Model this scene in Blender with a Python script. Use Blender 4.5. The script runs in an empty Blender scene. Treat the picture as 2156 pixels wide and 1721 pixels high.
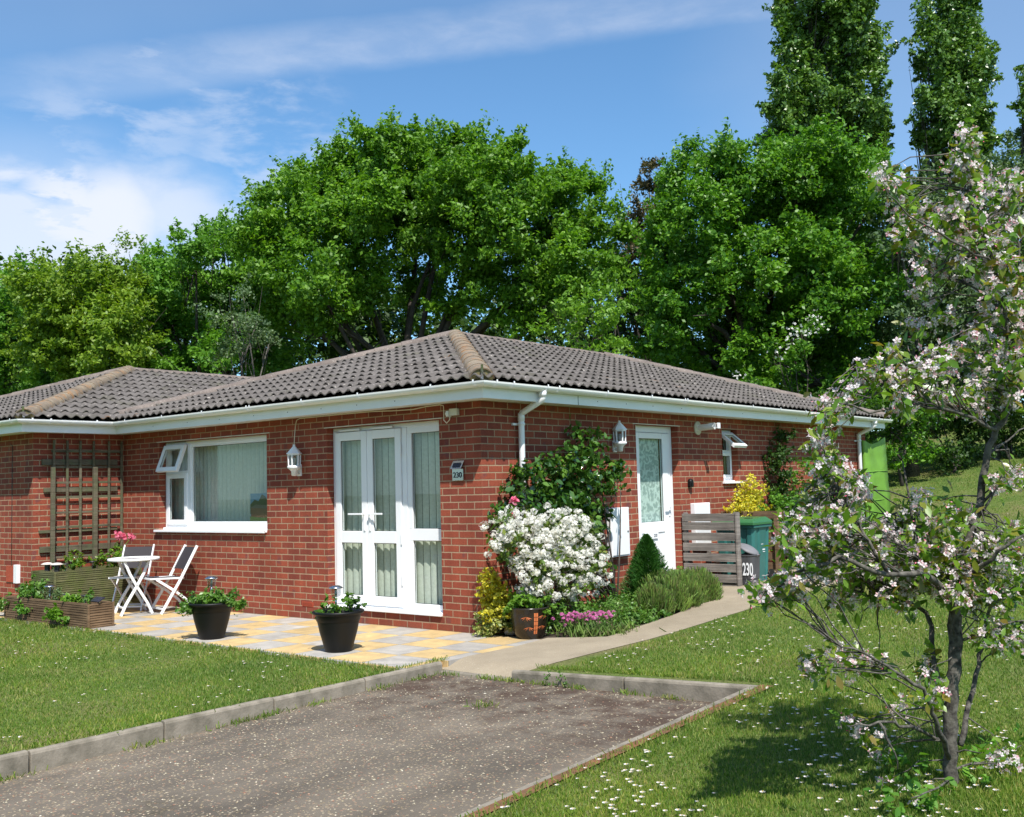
import bpy, bmesh, math, random
import numpy as np
from mathutils import Vector, Matrix
random.seed(7)
RNG = np.random.default_rng(11)
S = bpy.context.scene
COL = S.collection
# ------------------------------------------------------------------ camera
CAM = np.array([7.0495, -8.1361, 1.484]); YAW, PITCH, ROLL, FPX = 0.683368, 0.076102, -0.0263704, 2193.51
PW, PH = 2156.0, 1720.8
def cam_axes():
    cy, sy, cp, sp = math.cos(YAW), math.sin(YAW), math.cos(PITCH), math.sin(PITCH)
    f = np.array([-sy*cp, cy*cp, sp]); r = np.array([cy, sy, 0.]); u = np.cross(r, f)
    cr, sr = math.cos(ROLL), math.sin(ROLL)
    return cr*r+sr*u, -sr*r+cr*u, f
CR, CU, CF = cam_axes()
def at(px, py, d):
    """world point seen at photo position (px,py) and d metres ahead of the camera"""
    return CAM + d*(CF + CR*((px-PW/2)/FPX) - CU*((py-PH/2)/FPX))
cd = bpy.data.cameras.new('camera'); cam = bpy.data.objects.new('camera', cd); COL.objects.link(cam)
cd.sensor_width = 36; cd.sensor_fit = 'HORIZONTAL'; cd.lens = FPX/PW*36; cd.clip_end = 2000; cd.clip_start = .05
M = Matrix.Identity(4)
for i in range(3):
    M[i][0], M[i][1], M[i][2], M[i][3] = CR[i], CU[i], -CF[i], CAM[i]
cam.matrix_world = M
S.camera = cam
S.render.resolution_x, S.render.resolution_y = 1024, 817
# ------------------------------------------------------------------ sun and sky
SUN = Vector((1.32, -1.0, 2.38)).normalized()
ELEV = math.asin(SUN.z); AZ = math.atan2(SUN.x, SUN.y)
sl = bpy.data.lights.new('sun', 'SUN'); sl.energy = 4.7; sl.angle = math.radians(.53); sl.color = (1, .955, .89)
so = bpy.data.objects.new('sun', sl); COL.objects.link(so)
so.rotation_euler = (-SUN).to_track_quat('-Z', 'Y').to_euler(); so.location = (20, -20, 40)
S.view_settings.view_transform = 'Standard'; S.view_settings.look = 'None'
S.view_settings.exposure = 0.55; S.view_settings.gamma = 1
W = bpy.data.worlds.new('World'); S.world = W; W.use_nodes = True
nt = W.node_tree; N = nt.nodes; L = nt.links; N.clear()
def wn(t, **k):
    n = N.new(t)
    for a, b in k.items(): setattr(n, a, b)
    return n
sky = wn('ShaderNodeTexSky', sky_type='NISHITA', sun_disc=False); sky.sun_elevation = ELEV; sky.sun_rotation = AZ
sky.air_density = 1.0; sky.dust_density = .3; sky.ozone_density = 2.0
tc = wn('ShaderNodeTexCoord'); bg = wn('ShaderNodeBackground'); bg.inputs[1].default_value = .108
out = wn('ShaderNodeOutputWorld'); L.new(bg.outputs[0], out.inputs[0])
def math_(op, a, b=None, clamp=False):
    n = wn('ShaderNodeMath', operation=op, use_clamp=clamp)
    for i, v in enumerate((a, b)):
        if v is None: continue
        if isinstance(v, (int, float)): n.inputs[i].default_value = v
        else: L.new(v, n.inputs[i])
    return n.outputs[0]
def dotv(v):
    n = wn('ShaderNodeVectorMath', operation='DOT_PRODUCT'); L.new(tc.outputs['Generated'], n.inputs[0])
    v = np.array(v, float); n.inputs[1].default_value = tuple(v/np.linalg.norm(v)); return n.outputs['Value']
def ramp(v, a, b):
    n = wn('ShaderNodeMapRange', interpolation_type='SMOOTHSTEP'); L.new(v, n.inputs[0])
    n.inputs[1].default_value = a; n.inputs[2].default_value = b; return n.outputs[0]
def dirn(px, py):
    v = at(px, py, 1)-CAM; return v/np.linalg.norm(v)
def blob(px, py, rdeg, soft, wobble=.012):                       # cloud patch round one direction of the sky
    d = math_('ADD', dotv(dirn(px, py)), math_('MULTIPLY', math_('SUBTRACT', n1, .5), wobble)); return ramp(d, math.cos(math.radians(rdeg+soft)), math.cos(math.radians(max(rdeg-soft, 0))))
def noise(scale, detail, rough, stretch=(1, 1, 1), dist=0.):
    m = wn('ShaderNodeMapping'); m.inputs['Scale'].default_value = stretch; L.new(tc.outputs['Generated'], m.inputs[0])
    n = wn('ShaderNodeTexNoise'); L.new(m.outputs[0], n.inputs['Vector'])
    n.inputs['Scale'].default_value = scale; n.inputs['Detail'].default_value = detail
    n.inputs['Roughness'].default_value = rough; n.inputs['Distortion'].default_value = dist
    return n.outputs['Fac']
n1 = noise(5.5, 7, .55, (1, 1, 2.6), .25); n2 = noise(13, 6, .6, (1, 1, 3), .2); n3 = noise(2.2, 3, .5)
# long thin streak
a_, b_ = dirn(0, 190), dirn(1480, 20); nn = np.cross(a_, b_); nn /= np.linalg.norm(nn)
if nn[2] < 0: nn = -nn
s = dotv(nn)
wob = math_('MULTIPLY', math_('SUBTRACT', n1, .5), .025)
s = math_('ADD', s, wob)
along = dotv(dirn(900, 90))
up_ = ramp(s, .040, .004); lo_ = ramp(s, -.022, -.004)
streak = math_('MULTIPLY', math_('MULTIPLY', up_, lo_), math_('MULTIPLY', ramp(along, .90, .975), math_('ADD', math_('MULTIPLY', ramp(n2, .3, .75), .20), .15)))
upz = wn('ShaderNodeSeparateXYZ'); L.new(tc.outputs['Generated'], upz.inputs[0])
bank = math_('MULTIPLY', math_('MULTIPLY', blob(60, 560, 6.4, 2.6, .006), math_('ADD', ramp(n1, .40, .60), .30), True), ramp(math_('ADD', upz.outputs[2], math_('MULTIPLY', math_('SUBTRACT', n1, .5), .10)), .345, .285))
bank2 = math_('MULTIPLY', blob(310, 530, 3.4, 3.0, .006), math_('ADD', ramp(n1, .38, .6), .3))
br = math_('MULTIPLY', math_('MAXIMUM', blob(130, 425, 1.6, 1.3, .002), blob(225, 465, 2.0, 1.6, .002)), ramp(n2, .30, .50))
wis = math_('MULTIPLY', math_('MULTIPLY', blob(325, 240, 2.1, 1.9, .004), ramp(n2, .44, .66)), .36)
wis2 = math_('MULTIPLY', math_('MULTIPLY', blob(570, 310, 2.9, 2.7, .004), ramp(n2, .38, .64)), .40)
wis3 = math_('MULTIPLY', math_('MULTIPLY', blob(90, 350, 2.6, 2.4, .006), ramp(n2, .38, .66)), .4)
hz = math_('MULTIPLY', math_('MULTIPLY', ramp(s, -.02, .05), ramp(n3, .3, .7)), .12)
hz2 = math_('MULTIPLY', blob(2050, 20, 8, 7.5, .02), .12)
rest = math_('MULTIPLY', math_('MULTIPLY', ramp(along, .55, .2), ramp(n1, .48, .66)), .8)
dens = streak
for q in (math_('MULTIPLY', bank, .78), math_('MULTIPLY', bank2, .55), wis, wis2, wis3, hz, hz2, rest):
    dens = math_('MAXIMUM', dens, q)
dens = math_('MAXIMUM', dens, math_('MULTIPLY', br, .95), True)
tint = wn('ShaderNodeMix', data_type='RGBA', blend_type='MULTIPLY'); tint.inputs[0].default_value = 1
L.new(sky.outputs[0], tint.inputs[6]); tint.inputs[7].default_value = (.74, 1.03, 1.17, 1)
cm = wn('ShaderNodeMix', data_type='RGBA'); L.new(dens, cm.inputs[0]); L.new(tint.outputs[2], cm.inputs[6])
cm.inputs[7].default_value = (5.6, 5.9, 6.6, 1)
L.new(cm.outputs[2], bg.inputs[0])
S.render.engine = 'CYCLES'
S.cycles.max_bounces = 8; S.cycles.transparent_max_bounces = 16; S.cycles.caustics_reflective = False; S.cycles.caustics_refractive = False

# ------------------------------------------------------------------ materials
MATS = {}
def newmat(name):
    m = bpy.data.materials.new(name); m.use_nodes = True; MATS[name] = m
    nt = m.node_tree; b = nt.nodes['Principled BSDF']; return m, nt.nodes, nt.links, b
def lk(l, v, s):
    if isinstance(v, (int, float)): s.default_value = v
    elif isinstance(v, tuple): s.default_value = v if len(v) == 4 or len(s.default_value) == 3 else (*v, 1)
    else: l.new(v, s)
def mk_noise(n, l, scale, detail=4, rough=.55, vec=None, dist=0):
    t = n.new('ShaderNodeTexNoise'); t.inputs['Scale'].default_value = scale; t.inputs['Detail'].default_value = detail
    t.inputs['Roughness'].default_value = rough; t.inputs['Distortion'].default_value = dist
    if vec is None:
        g = n.new('ShaderNodeNewGeometry'); vec = g.outputs['Position']
    l.new(vec, t.inputs['Vector']); return t.outputs['Fac']
def mk_ramp(n, l, v, stops):
    r = n.new('ShaderNodeValToRGB'); l.new(v, r.inputs[0]); e = r.color_ramp.elements
    while len(e) < len(stops): e.new(.5)
    for i, (p, c) in enumerate(stops):
        e[i].position = p; e[i].color = (c, c, c, 1) if isinstance(c, (int, float)) else (*c, 1)
    return r.outputs[0]
def mk_mix(n, l, f, a, b, mode='MIX'):
    m = n.new('ShaderNodeMix'); m.data_type = 'RGBA'; m.blend_type = mode
    lk(l, f, m.inputs[0]); lk(l, a, m.inputs[6]); lk(l, b, m.inputs[7]); return m.outputs[2]
def mk_bump(n, l, b, h, strength, dist=.01):
    bp = n.new('ShaderNodeBump'); bp.inputs['Strength'].default_value = strength; bp.inputs['Distance'].default_value = dist
    l.new(h, bp.inputs['Height']); l.new(bp.outputs[0], b.inputs['Normal'])
def plain(name, col, rough=.5, var=.12, scale=6, bump=0, metal=0, spec=.5, col2=None, bscale=None):
    m, n, l, b = newmat(name)
    f = mk_noise(n, l, scale, 5, .6)
    c2 = col2 or tuple(c*(1-var*2) for c in col)
    l.new(mk_ramp(n, l, f, [(.32, c2), (.62, col)]), b.inputs['Base Color'])
    b.inputs['Roughness'].default_value = rough; b.inputs['Metallic'].default_value = metal; b.inputs['Specular IOR Level'].default_value = spec
    if bump: mk_bump(n, l, b, mk_noise(n, l, bscale or scale*8, 4), bump, .004)
    return m
def leafmat(name, cols, rough=.45, trans=.35, spec=.4, nscale=.9):
    m, n, l, b = newmat(name)
    g = n.new('ShaderNodeNewGeometry')
    k = len(cols); c = mk_ramp(n, l, g.outputs['Random Per Island'], [(i/(k-1), cc) for i, cc in enumerate(cols)])
    f = mk_noise(n, l, nscale, 3)
    c = mk_mix(n, l, 1.0, c, mk_ramp(n, l, f, [(.3, .92), (.7, 1.0)] if 'petal' in name else [(.3, (.72, .78, .85)), (.7, (1.18, 1.12, .9))]), 'MULTIPLY')
    l.new(c, b.inputs['Base Color']); b.inputs['Roughness'].default_value = rough; b.inputs['Specular IOR Level'].default_value = spec
    t = n.new('ShaderNodeBsdfTranslucent'); l.new(mk_mix(n, l, 1.0, c, (1., .98, .96) if 'petal' in name else (1.25, 1.35, .5), 'MULTIPLY'), t.inputs[0])
    x = n.new('ShaderNodeMixShader'); x.inputs[0].default_value = trans
    l.new(b.outputs[0], x.inputs[1]); l.new(t.outputs[0], x.inputs[2])
    l.new(x.outputs[0], n['Material Output'].inputs[0]); return m
def brick_mat():
    m, n, l, b = newmat('red_brick')
    g = n.new('ShaderNodeNewGeometry'); sp = n.new('ShaderNodeSeparateXYZ'); l.new(g.outputs['Position'], sp.inputs[0])
    sn = n.new('ShaderNodeSeparateXYZ'); l.new(g.outputs['True Normal'], sn.inputs[0])
    def mt(op, a, b_=0.):
        q = n.new('ShaderNodeMath'); q.operation = op; lk(l, a, q.inputs[0]); lk(l, b_, q.inputs[1]); return q.outputs[0]
    side = mt('GREATER_THAN', mt('ABSOLUTE', sn.outputs[0]), .5)
    ux = mt('ADD', sp.outputs[0], .22+.1125+22.5); uy = mt('ADD', sp.outputs[1], -.22+22.5)
    u = mt('ADD', mt('MULTIPLY', uy, side), mt('MULTIPLY', ux, mt('SUBTRACT', 1., side)))
    wob = mt('MULTIPLY', mt('SUBTRACT', mk_noise(n, l, 9, 2), .5), .006)
    z = mt('ADD', mt('ADD', sp.outputs[2], .75*2), wob)
    cb = n.new('ShaderNodeCombineXYZ'); l.new(mt('ADD', u, wob), cb.inputs[0]); l.new(z, cb.inputs[1])
    t = n.new('ShaderNodeTexBrick'); l.new(cb.outputs[0], t.inputs['Vector'])
    t.inputs['Scale'].default_value = 1; t.inputs['Brick Width'].default_value = .225; t.inputs['Row Height'].default_value = .075
    t.inputs['Mortar Size'].default_value = .0068; t.inputs['Mortar Smooth'].default_value = .25; t.inputs['Bias'].default_value = -.1
    t.inputs['Color1'].default_value = (.325, .076, .041, 1); t.inputs['Color2'].default_value = (.195, .047, .032, 1)
    t.inputs['Mortar'].default_value = (.40, .275, .175, 1)
    c = t.outputs['Color']
    blotch = mk_ramp(n, l, mk_noise(n, l, 5.2, 3, .5), [(.61, 0), (.70, 1)])
    inb = mt('SUBTRACT', 1., t.outputs['Fac'])
    c = mk_mix(n, l, mt('MULTIPLY', mt('MULTIPLY', blotch, inb), .6), c, (.13, .055, .06))
    c = mk_mix(n, l, 1., c, mk_ramp(n, l, mk_noise(n, l, 60, 3), [(.3, .82), (.7, 1.12)]), 'MULTIPLY')
    c = mk_mix(n, l, 1., c, mk_ramp(n, l, mk_noise(n, l, 1.3, 4), [(.3, .86), (.7, 1.08)]), 'MULTIPLY')
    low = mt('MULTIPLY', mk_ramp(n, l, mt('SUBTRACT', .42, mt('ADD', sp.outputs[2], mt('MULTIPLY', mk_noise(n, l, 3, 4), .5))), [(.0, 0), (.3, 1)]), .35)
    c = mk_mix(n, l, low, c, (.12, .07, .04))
    mp = n.new('ShaderNodeMapping'); mp.inputs['Scale'].default_value = (7, 7, .7); l.new(g.outputs['Position'], mp.inputs[0])
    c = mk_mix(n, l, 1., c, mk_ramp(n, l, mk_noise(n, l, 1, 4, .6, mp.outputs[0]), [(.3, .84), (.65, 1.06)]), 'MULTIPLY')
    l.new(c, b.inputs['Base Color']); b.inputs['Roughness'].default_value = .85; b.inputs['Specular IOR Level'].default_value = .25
    h = mt('ADD', mt('MULTIPLY', inb, 1.), mt('MULTIPLY', mk_noise(n, l, 90, 3), .25))
    mk_bump(n, l, b, h, .7, .006)
    return m
brick_mat()
plain('pvc_white', (.86, .87, .88), .3, .02, 3, spec=.5)
plain('pvc_fascia', (.84, .86, .86), .4, .035, 2.5, col2=(.78, .81, .80))
plain('gutter_white', (.90, .90, .88), .35, .03, 5, col2=(.85, .85, .81))
plain('soffit_cream', (.66, .64, .55), .6, .08, 4)
plain('paint_white', (.84, .85, .86), .4, .02, 8)
plain('cream_cable', (.72, .65, .5), .5, .05, 8)
plain('gasket', (.02, .03, .028), .5, 0)
plain('concrete_kerb', (.27, .235, .185), .95, .2, 7, .7, col2=(.13, .115, .085))
plain('black_plastic', (.006, .0063, .0063), .5, .1, 5, .05, spec=.3)
plain('dark_metal', (.03, .03, .032), .4, .1, 8)
plain('steel', (.62, .62, .64), .25, .05, 8, metal=1)
plain('grey_plastic', (.075, .075, .08), .55, .15, 4, .1)
plain('lid_grey', (.19, .185, .195), .6, .12, 6, .1)
plain('soil', (.06, .04, .026), 1, .25, 12, .6)
plain('bark_dark', (.075, .06, .048), .95, .25, 6, .8)
plain('bark_lichen', (.135, .125, .105), .95, .3, 34, 1.0, col2=(.02, .016, .014), bscale=70)
plain('terracotta_vent', (.4, .07, .03), .7, .1, 20)
plain('orange_paint', (.62, .17, .05), .6, .1, 30)
plain('stone_white', (.62, .56, .5), .8, .1, 9)
plain('ink_dark', (.02, .02, .035), .5, 0)
plain('mesh_fabric', (.035, .03, .035), .8, .1, 200)
plain('tarp_green', (.17, .36, .045), .42, .12, 3, .5, bscale=5)
plain('mortar_moss', (.27, .23, .1), .95, .25, 25, .5, col2=(.1, .09, .06))
def wood(name, c1, c2, groove, axis=2, gr=None):
    m, n, l, b = newmat(name)
    g = n.new('ShaderNodeNewGeometry'); mp = n.new('ShaderNodeMapping'); l.new(g.outputs['Position'], mp.inputs[0])
    mp.inputs['Scale'].default_value = (2, 2, 40)
    f = mk_noise(n, l, 1, 6, .65, mp.outputs[0], .4)
    f2 = mk_noise(n, l, 3.2, 4)
    c = mk_ramp(n, l, f, [(.3, c2), (.7, c1)])
    c = mk_mix(n, l, 1, c, mk_ramp(n, l, f2, [(.3, .65), (.7, 1.2)]), 'MULTIPLY')
    if gr: c = mk_mix(n, l, mk_ramp(n, l, mk_noise(n, l, 7, 4), [(.45, 0), (.62, .7)]), c, gr)
    l.new(c, b.inputs['Base Color']); b.inputs['Roughness'].default_value = .9; b.inputs['Specular IOR Level'].default_value = .2
    mk_bump(n, l, b, f, .5, .004); return m
wood('wood_brown', (.26, .17, .10), (.10, .062, .036), 0)
wood('wood_green', (.185, .18, .085), (.075, .08, .035), 0, gr=(.11, .13, .04))
wood('wood_grey', (.30, .265, .235), (.12, .105, .095), 0)
wood('wood_trellis', (.19, .165, .115), (.08, .07, .046), 0, gr=(.10, .12, .06))
def tile_mat():
    m, n, l, b = newmat('roof_tile')
    c = mk_ramp(n, l, mk_noise(n, l, 3.0, 5, .6), [(.28, (.078, .068, .060)), (.5, (.120, .106, .095)), (.72, (.165, .148, .134))])
    c = mk_mix(n, l, mk_ramp(n, l, mk_noise(n, l, 22, 2, .5), [(.66, 0), (.72, .8)]), c, (.42, .38, .33))
    c = mk_mix(n, l, mk_ramp(n, l, mk_noise(n, l, 1.9, 7, .7), [(.56, 0), (.68, .55)]), c, (.085, .085, .045))
    c = mk_mix(n, l, mk_ramp(n, l, mk_noise(n, l, 1.4, 6, .7), [(.66, 0), (.72, .75)]), c, (.36, .15, .035))
    c = mk_mix(n, l, 1., c, mk_ramp(n, l, mk_noise(n, l, 70, 3), [(.3, .78), (.7, 1.2)]), 'MULTIPLY')
    l.new(c, b.inputs['Base Color']); b.inputs['Roughness'].default_value = .85; b.inputs['Specular IOR Level'].default_value = .3
    mk_bump(n, l, b, mk_noise(n, l, 120, 3), .4, .004)
    m, n, l, b = newmat('ridge_tile')
    c = mk_ramp(n, l, mk_noise(n, l, 4, 5, .6), [(.3, (.12, .096, .082)), (.7, (.21, .17, .145))])
    c = mk_mix(n, l, mk_ramp(n, l, mk_noise(n, l, 30, 3, .6), [(.6, 0), (.7, .6)]), c, (.42, .38, .33))
    c = mk_mix(n, l, 1., c, mk_ramp(n, l, mk_noise(n, l, 70, 3), [(.3, .75), (.7, 1.2)]), 'MULTIPLY')
    l.new(c, b.inputs['Base Color']); b.inputs['Roughness'].default_value = .9
    mk_bump(n, l, b, mk_noise(n, l, 60, 3), .4, .004)
    m, n, l, b = newmat('ridge_lichen')
    c = mk_ramp(n, l, mk_noise(n, l, 4, 5, .6), [(.3, (.14, .105, .075)), (.7, (.25, .20, .14))])
    c = mk_mix(n, l, mk_ramp(n, l, mk_noise(n, l, 7, 6, .7), [(.52, 0), (.62, .65)]), c, (.32, .145, .04))
    c = mk_mix(n, l, mk_ramp(n, l, mk_noise(n, l, 33, 4, .6), [(.57, 0), (.68, .7)]), c, (.42, .36, .24))
    l.new(c, b.inputs['Base Color']); b.inputs['Roughness'].default_value = .95
    mk_bump(n, l, b, mk_noise(n, l, 50, 4), .6, .005)
tile_mat()
def glass_mat(name, tint, refl, rough=.0):
    m, n, l, b = newmat(name); n.remove(b)
    tr = n.new('ShaderNodeBsdfTransparent'); tr.inputs[0].default_value = (*tint, 1)
    gl = n.new('ShaderNodeBsdfGlossy'); gl.inputs['Roughness'].default_value = rough; gl.inputs[0].default_value = (.85, .95, .95, 1)
    g = n.new('ShaderNodeNewGeometry'); dp = n.new('ShaderNodeVectorMath'); dp.operation = 'DOT_PRODUCT'; l.new(g.outputs['Incoming'], dp.inputs[0]); l.new(g.outputs['Normal'], dp.inputs[1])
    def mt(op, a, b_=0.):
        q = n.new('ShaderNodeMath'); q.operation = op; lk(l, a, q.inputs[0]); lk(l, b_, q.inputs[1]); return q.outputs[0]
    sch = mt('POWER', mt('SUBTRACT', 1., mt('ABSOLUTE', dp.outputs['Value'])), 5.)
    ad = n.new('ShaderNodeMath'); ad.operation = 'ADD'; ad.inputs[1].default_value = refl; l.new(mt('MULTIPLY', sch, .9), ad.inputs[0])
    x = n.new('ShaderNodeMixShader'); l.new(ad.outputs[0], x.inputs[0]); l.new(tr.outputs[0], x.inputs[1]); l.new(gl.outputs[0], x.inputs[2])
    l.new(x.outputs[0], n['Material Output'].inputs[0])
glass_mat('window_glass', (.86, .91, .89), .075, .005)
glass_mat('lamp_glass', (.8, .82, .85), .1, .1)
def blind_mat():
    m, n, l, b = newmat('blind_fabric')
    l.new(mk_ramp(n, l, mk_noise(n, l, 30, 3), [(.3, (.56, .58, .50)), (.7, (.66, .68, .60))]), b.inputs['Base Color']); b.inputs['Roughness'].default_value = .9
    m, n, l, b = newmat('lace_fabric')
    g = n.new('ShaderNodeNewGeometry'); v = n.new('ShaderNodeTexVoronoi'); v.inputs['Scale'].default_value = 17; v.feature = 'DISTANCE_TO_EDGE'
    l.new(g.outputs['Position'], v.inputs['Vector'])
    w = n.new('ShaderNodeTexWave'); w.inputs['Scale'].default_value = 3.2; w.inputs['Distortion'].default_value = 14; w.inputs['Detail'].default_value = 3; w.inputs['Detail Scale'].default_value = 2.4
    l.new(g.outputs['Position'], w.inputs['Vector'])
    c = mk_mix(n, l, .5, v.outputs[0], w.outputs[0])
    l.new(mk_ramp(n, l, c, [(.15, (.36, .46, .43)), (.5, (.64, .76, .71))]), b.inputs['Base Color']); b.inputs['Roughness'].default_value = .9
blind_mat()
def slab_mat():
    # checkerboard of 46 cm slabs, buff and grey, thin joints, each slab with its own tone
    m, n, l, b = newmat('patio_slabs')
    g = n.new('ShaderNodeNewGeometry'); sp = n.new('ShaderNodeSeparateXYZ'); l.new(g.outputs['Position'], sp.inputs[0])
    def mt(op, a, b_=0., c_=0.):
        q = n.new('ShaderNodeMath'); q.operation = op; lk(l, a, q.inputs[0]); lk(l, b_, q.inputs[1])
        if op == 'WRAP': pass
        return q.outputs[0]
    X = mt('DIVIDE', mt('ADD', sp.outputs[0], .31+46.4), .464); Y = mt('DIVIDE', mt('ADD', sp.outputs[1], .455+46.4), .464)
    ix, iy = mt('FLOOR', X), mt('FLOOR', Y); fx, fy = mt('FRACT', X), mt('FRACT', Y)
    par = mt('MODULO', mt('ADD', ix, iy), 2.)
    cell = n.new('ShaderNodeCombineXYZ'); l.new(ix, cell.inputs[0]); l.new(iy, cell.inputs[1])
    wn_ = n.new('ShaderNodeTexWhiteNoise'); l.new(cell.outputs[0], wn_.inputs[0])
    ex = mt('MINIMUM', fx, mt('SUBTRACT', 1., fx)); ey = mt('MINIMUM', fy, mt('SUBTRACT', 1., fy))
    jt = mt('LESS_THAN', mt('MINIMUM', ex, ey), .010)
    c = mk_mix(n, l, par, (.40, .375, .335), (.57, .405, .185))
    c = mk_mix(n, l, 1., c, mk_ramp(n, l, wn_.outputs[0], [(0, .86), (1, 1.1)]), 'MULTIPLY')
    c = mk_mix(n, l, 1., c, mk_ramp(n, l, mk_noise(n, l, 5, 5, .6), [(.3, (.70, .71, .73)), (.7, (1.12, 1.1, 1.08))]), 'MULTIPLY')
    c = mk_mix(n, l, mk_ramp(n, l, mk_noise(n, l, 2.4, 7, .75), [(.54, 0), (.66, .55)]), c, (.24, .20, .14))
    c = mk_mix(n, l, 1., c, mk_ramp(n, l, mk_noise(n, l, 140, 3), [(.3, .85), (.7, 1.12)]), 'MULTIPLY')
    c = mk_mix(n, l, mt('MULTIPLY', jt, .75), c, (.13, .12, .085))
    l.new(c, b.inputs['Base Color']); b.inputs['Roughness'].default_value = .9
    mk_bump(n, l, b, mt('SUBTRACT', mt('MULTIPLY', mk_noise(n, l, 80, 4), .3), jt), .4, .005)
slab_mat()
def ground_mats():
    m, n, l, b = newmat('path_concrete')
    c = mk_ramp(n, l, mk_noise(n, l, 1.8, 5, .6), [(.3, (.235, .19, .128)), (.7, (.335, .275, .19))])
    c = mk_mix(n, l, mk_ramp(n, l, mk_noise(n, l, 75, 3, .7), [(.56, 0), (.64, .5)]), c, (.22, .17, .12))
    c = mk_mix(n, l, mk_ramp(n, l, mk_noise(n, l, 110, 2, .6), [(.62, 0), (.68, .6)]), c, (.50, .45, .36))
    l.new(c, b.inputs['Base Color']); b.inputs['Roughness'].default_value = .95; mk_bump(n, l, b, mk_noise(n, l, 90, 3), .6, .006)
    m, n, l, b = newmat('drive_tarmac')
    c = mk_ramp(n, l, mk_noise(n, l, .9, 6, .65), [(.3, (.09, .082, .07)), (.55, (.145, .131, .112)), (.75, (.185, .168, .145))])
    v = n.new('ShaderNodeTexVoronoi'); v.inputs['Scale'].default_value = 55; g = n.new('ShaderNodeNewGeometry'); l.new(g.outputs['Position'], v.inputs['Vector'])
    sel = n.new('ShaderNodeSeparateColor'); l.new(v.outputs['Color'], sel.inputs[0])
    def mt(op, a, b_=0.):
        q = n.new('ShaderNodeMath'); q.operation = op; lk(l, a, q.inputs[0]); lk(l, b_, q.inputs[1]); return q.outputs[0]
    chip = mt('MULTIPLY', mt('LESS_THAN', v.outputs['Distance'], .42), mt('GREATER_THAN', sel.outputs[0], .58))
    chipc = mk_ramp(n, l, sel.outputs[1], [(0, (.20, .165, .105)), (.5, (.33, .29, .22)), (.8, (.24, .14, .10)), (1, (.52, .48, .38))])
    c = mk_mix(n, l, mt('MULTIPLY', chip, .85), c, chipc)
    mpd = n.new('ShaderNodeMapping'); mpd.inputs['Scale'].default_value = (2.2, .35, 1); mpd.inputs['Rotation'].default_value = (0, 0, .12); l.new(g.outputs['Position'], mpd.inputs[0])
    c = mk_mix(n, l, 1., c, mk_ramp(n, l, mk_noise(n, l, 1.3, 5, .6, mpd.outputs[0]), [(.32, .66), (.6, 1.12)]), 'MULTIPLY')
    c = mk_mix(n, l, mk_ramp(n, l, mk_noise(n, l, 2.1, 7, .75), [(.58, 0), (.68, .6)]), c, (.06, .052, .03))
    # moss and leaf litter drifting against the back kerb and down the middle
    sp = n.new('ShaderNodeSeparateXYZ'); l.new(g.outputs['Position'], sp.inputs[0])
    yb = mt('ADD', sp.outputs[1], mt('MULTIPLY', sp.outputs[0], .12))
    edge = mk_ramp(n, l, mt('ADD', mt('MULTIPLY', yb, .6), 2.1), [(.2, 0), (.85, .85)])
    lit = mt('MULTIPLY', mk_ramp(n, l, mk_noise(n, l, 4, 6, .7), [(.42, 0), (.6, 1)]), edge)
    c = mk_mix(n, l, lit, c, (.05, .027, .016))
    c = mk_mix(n, l, 1., c, (1.0, .91, .79), 'MULTIPLY')
    l.new(c, b.inputs['Base Color']); b.inputs['Roughness'].default_value = .9; mk_bump(n, l, b, mk_noise(n, l, 130, 3), .8, .006)
    m, n, l, b = newmat('lawn_turf')
    c = mk_ramp(n, l, mk_noise(n, l, .8, 6, .6), [(.3, (.07, .125, .026)), (.5, (.12, .165, .04)), (.68, (.19, .175, .075)), (.8, (.24, .19, .10))])
    c = mk_mix(n, l, 1., c, mk_ramp(n, l, mk_noise(n, l, 38, 4, .7), [(.3, .55), (.7, 1.3)]), 'MULTIPLY')
    l.new(c, b.inputs['Base Color']); b.inputs['Roughness'].default_value = 1; b.inputs['Specular IOR Level'].default_value = .1
    mk_bump(n, l, b, mk_noise(n, l, 60, 4), .8, .03)
ground_mats()
leafmat('leaf_oak', [(0.076, 0.194, 0.015), (0.126, 0.278, 0.021), (0.193, 0.363, 0.032)], .5, .38)
leafmat('leaf_olive', [(0.121, 0.224, 0.019), (0.182, 0.301, 0.026), (0.257, 0.364, 0.042)], .5, .38)
leafmat('leaf_mid', [(0.080, 0.217, 0.026), (0.133, 0.304, 0.032), (0.179, 0.361, 0.046)], .5, .36)
leafmat('leaf_lime', [(0.060, 0.178, 0.015), (0.103, 0.255, 0.021), (0.172, 0.348, 0.029)], .45, .36)
leafmat('leaf_fresh', [(0.110, 0.240, 0.022), (0.165, 0.324, 0.033), (0.209, 0.384, 0.050)], .5, .4)
leafmat('leaf_poplar', [(0.076, 0.176, 0.031), (0.124, 0.241, 0.045), (0.181, 0.305, 0.073)], .32, .25, .7)
leafmat('leaf_willow', [(0.069, 0.124, 0.048), (0.106, 0.176, 0.072), (0.163, 0.240, 0.120)], .5, .3)
leafmat('leaf_dark', [(0.021, 0.058, 0.010), (0.039, 0.094, 0.013), (0.073, 0.146, 0.022)], .5, .3)
leafmat('leaf_brown', [(0.120, 0.085, 0.045), (0.096, 0.100, 0.035), (0.156, 0.115, 0.070)], .7, .2)
leafmat('leaf_rose', [(0.028, 0.081, 0.016), (0.049, 0.128, 0.021), (0.119, 0.230, 0.033)], .16, .2, .8, 4)
leafmat('leaf_shrub', [(.07, .13, .02), (.12, .2, .03), (.22, .26, .05)], .4, .3, .5, 5)
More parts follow.
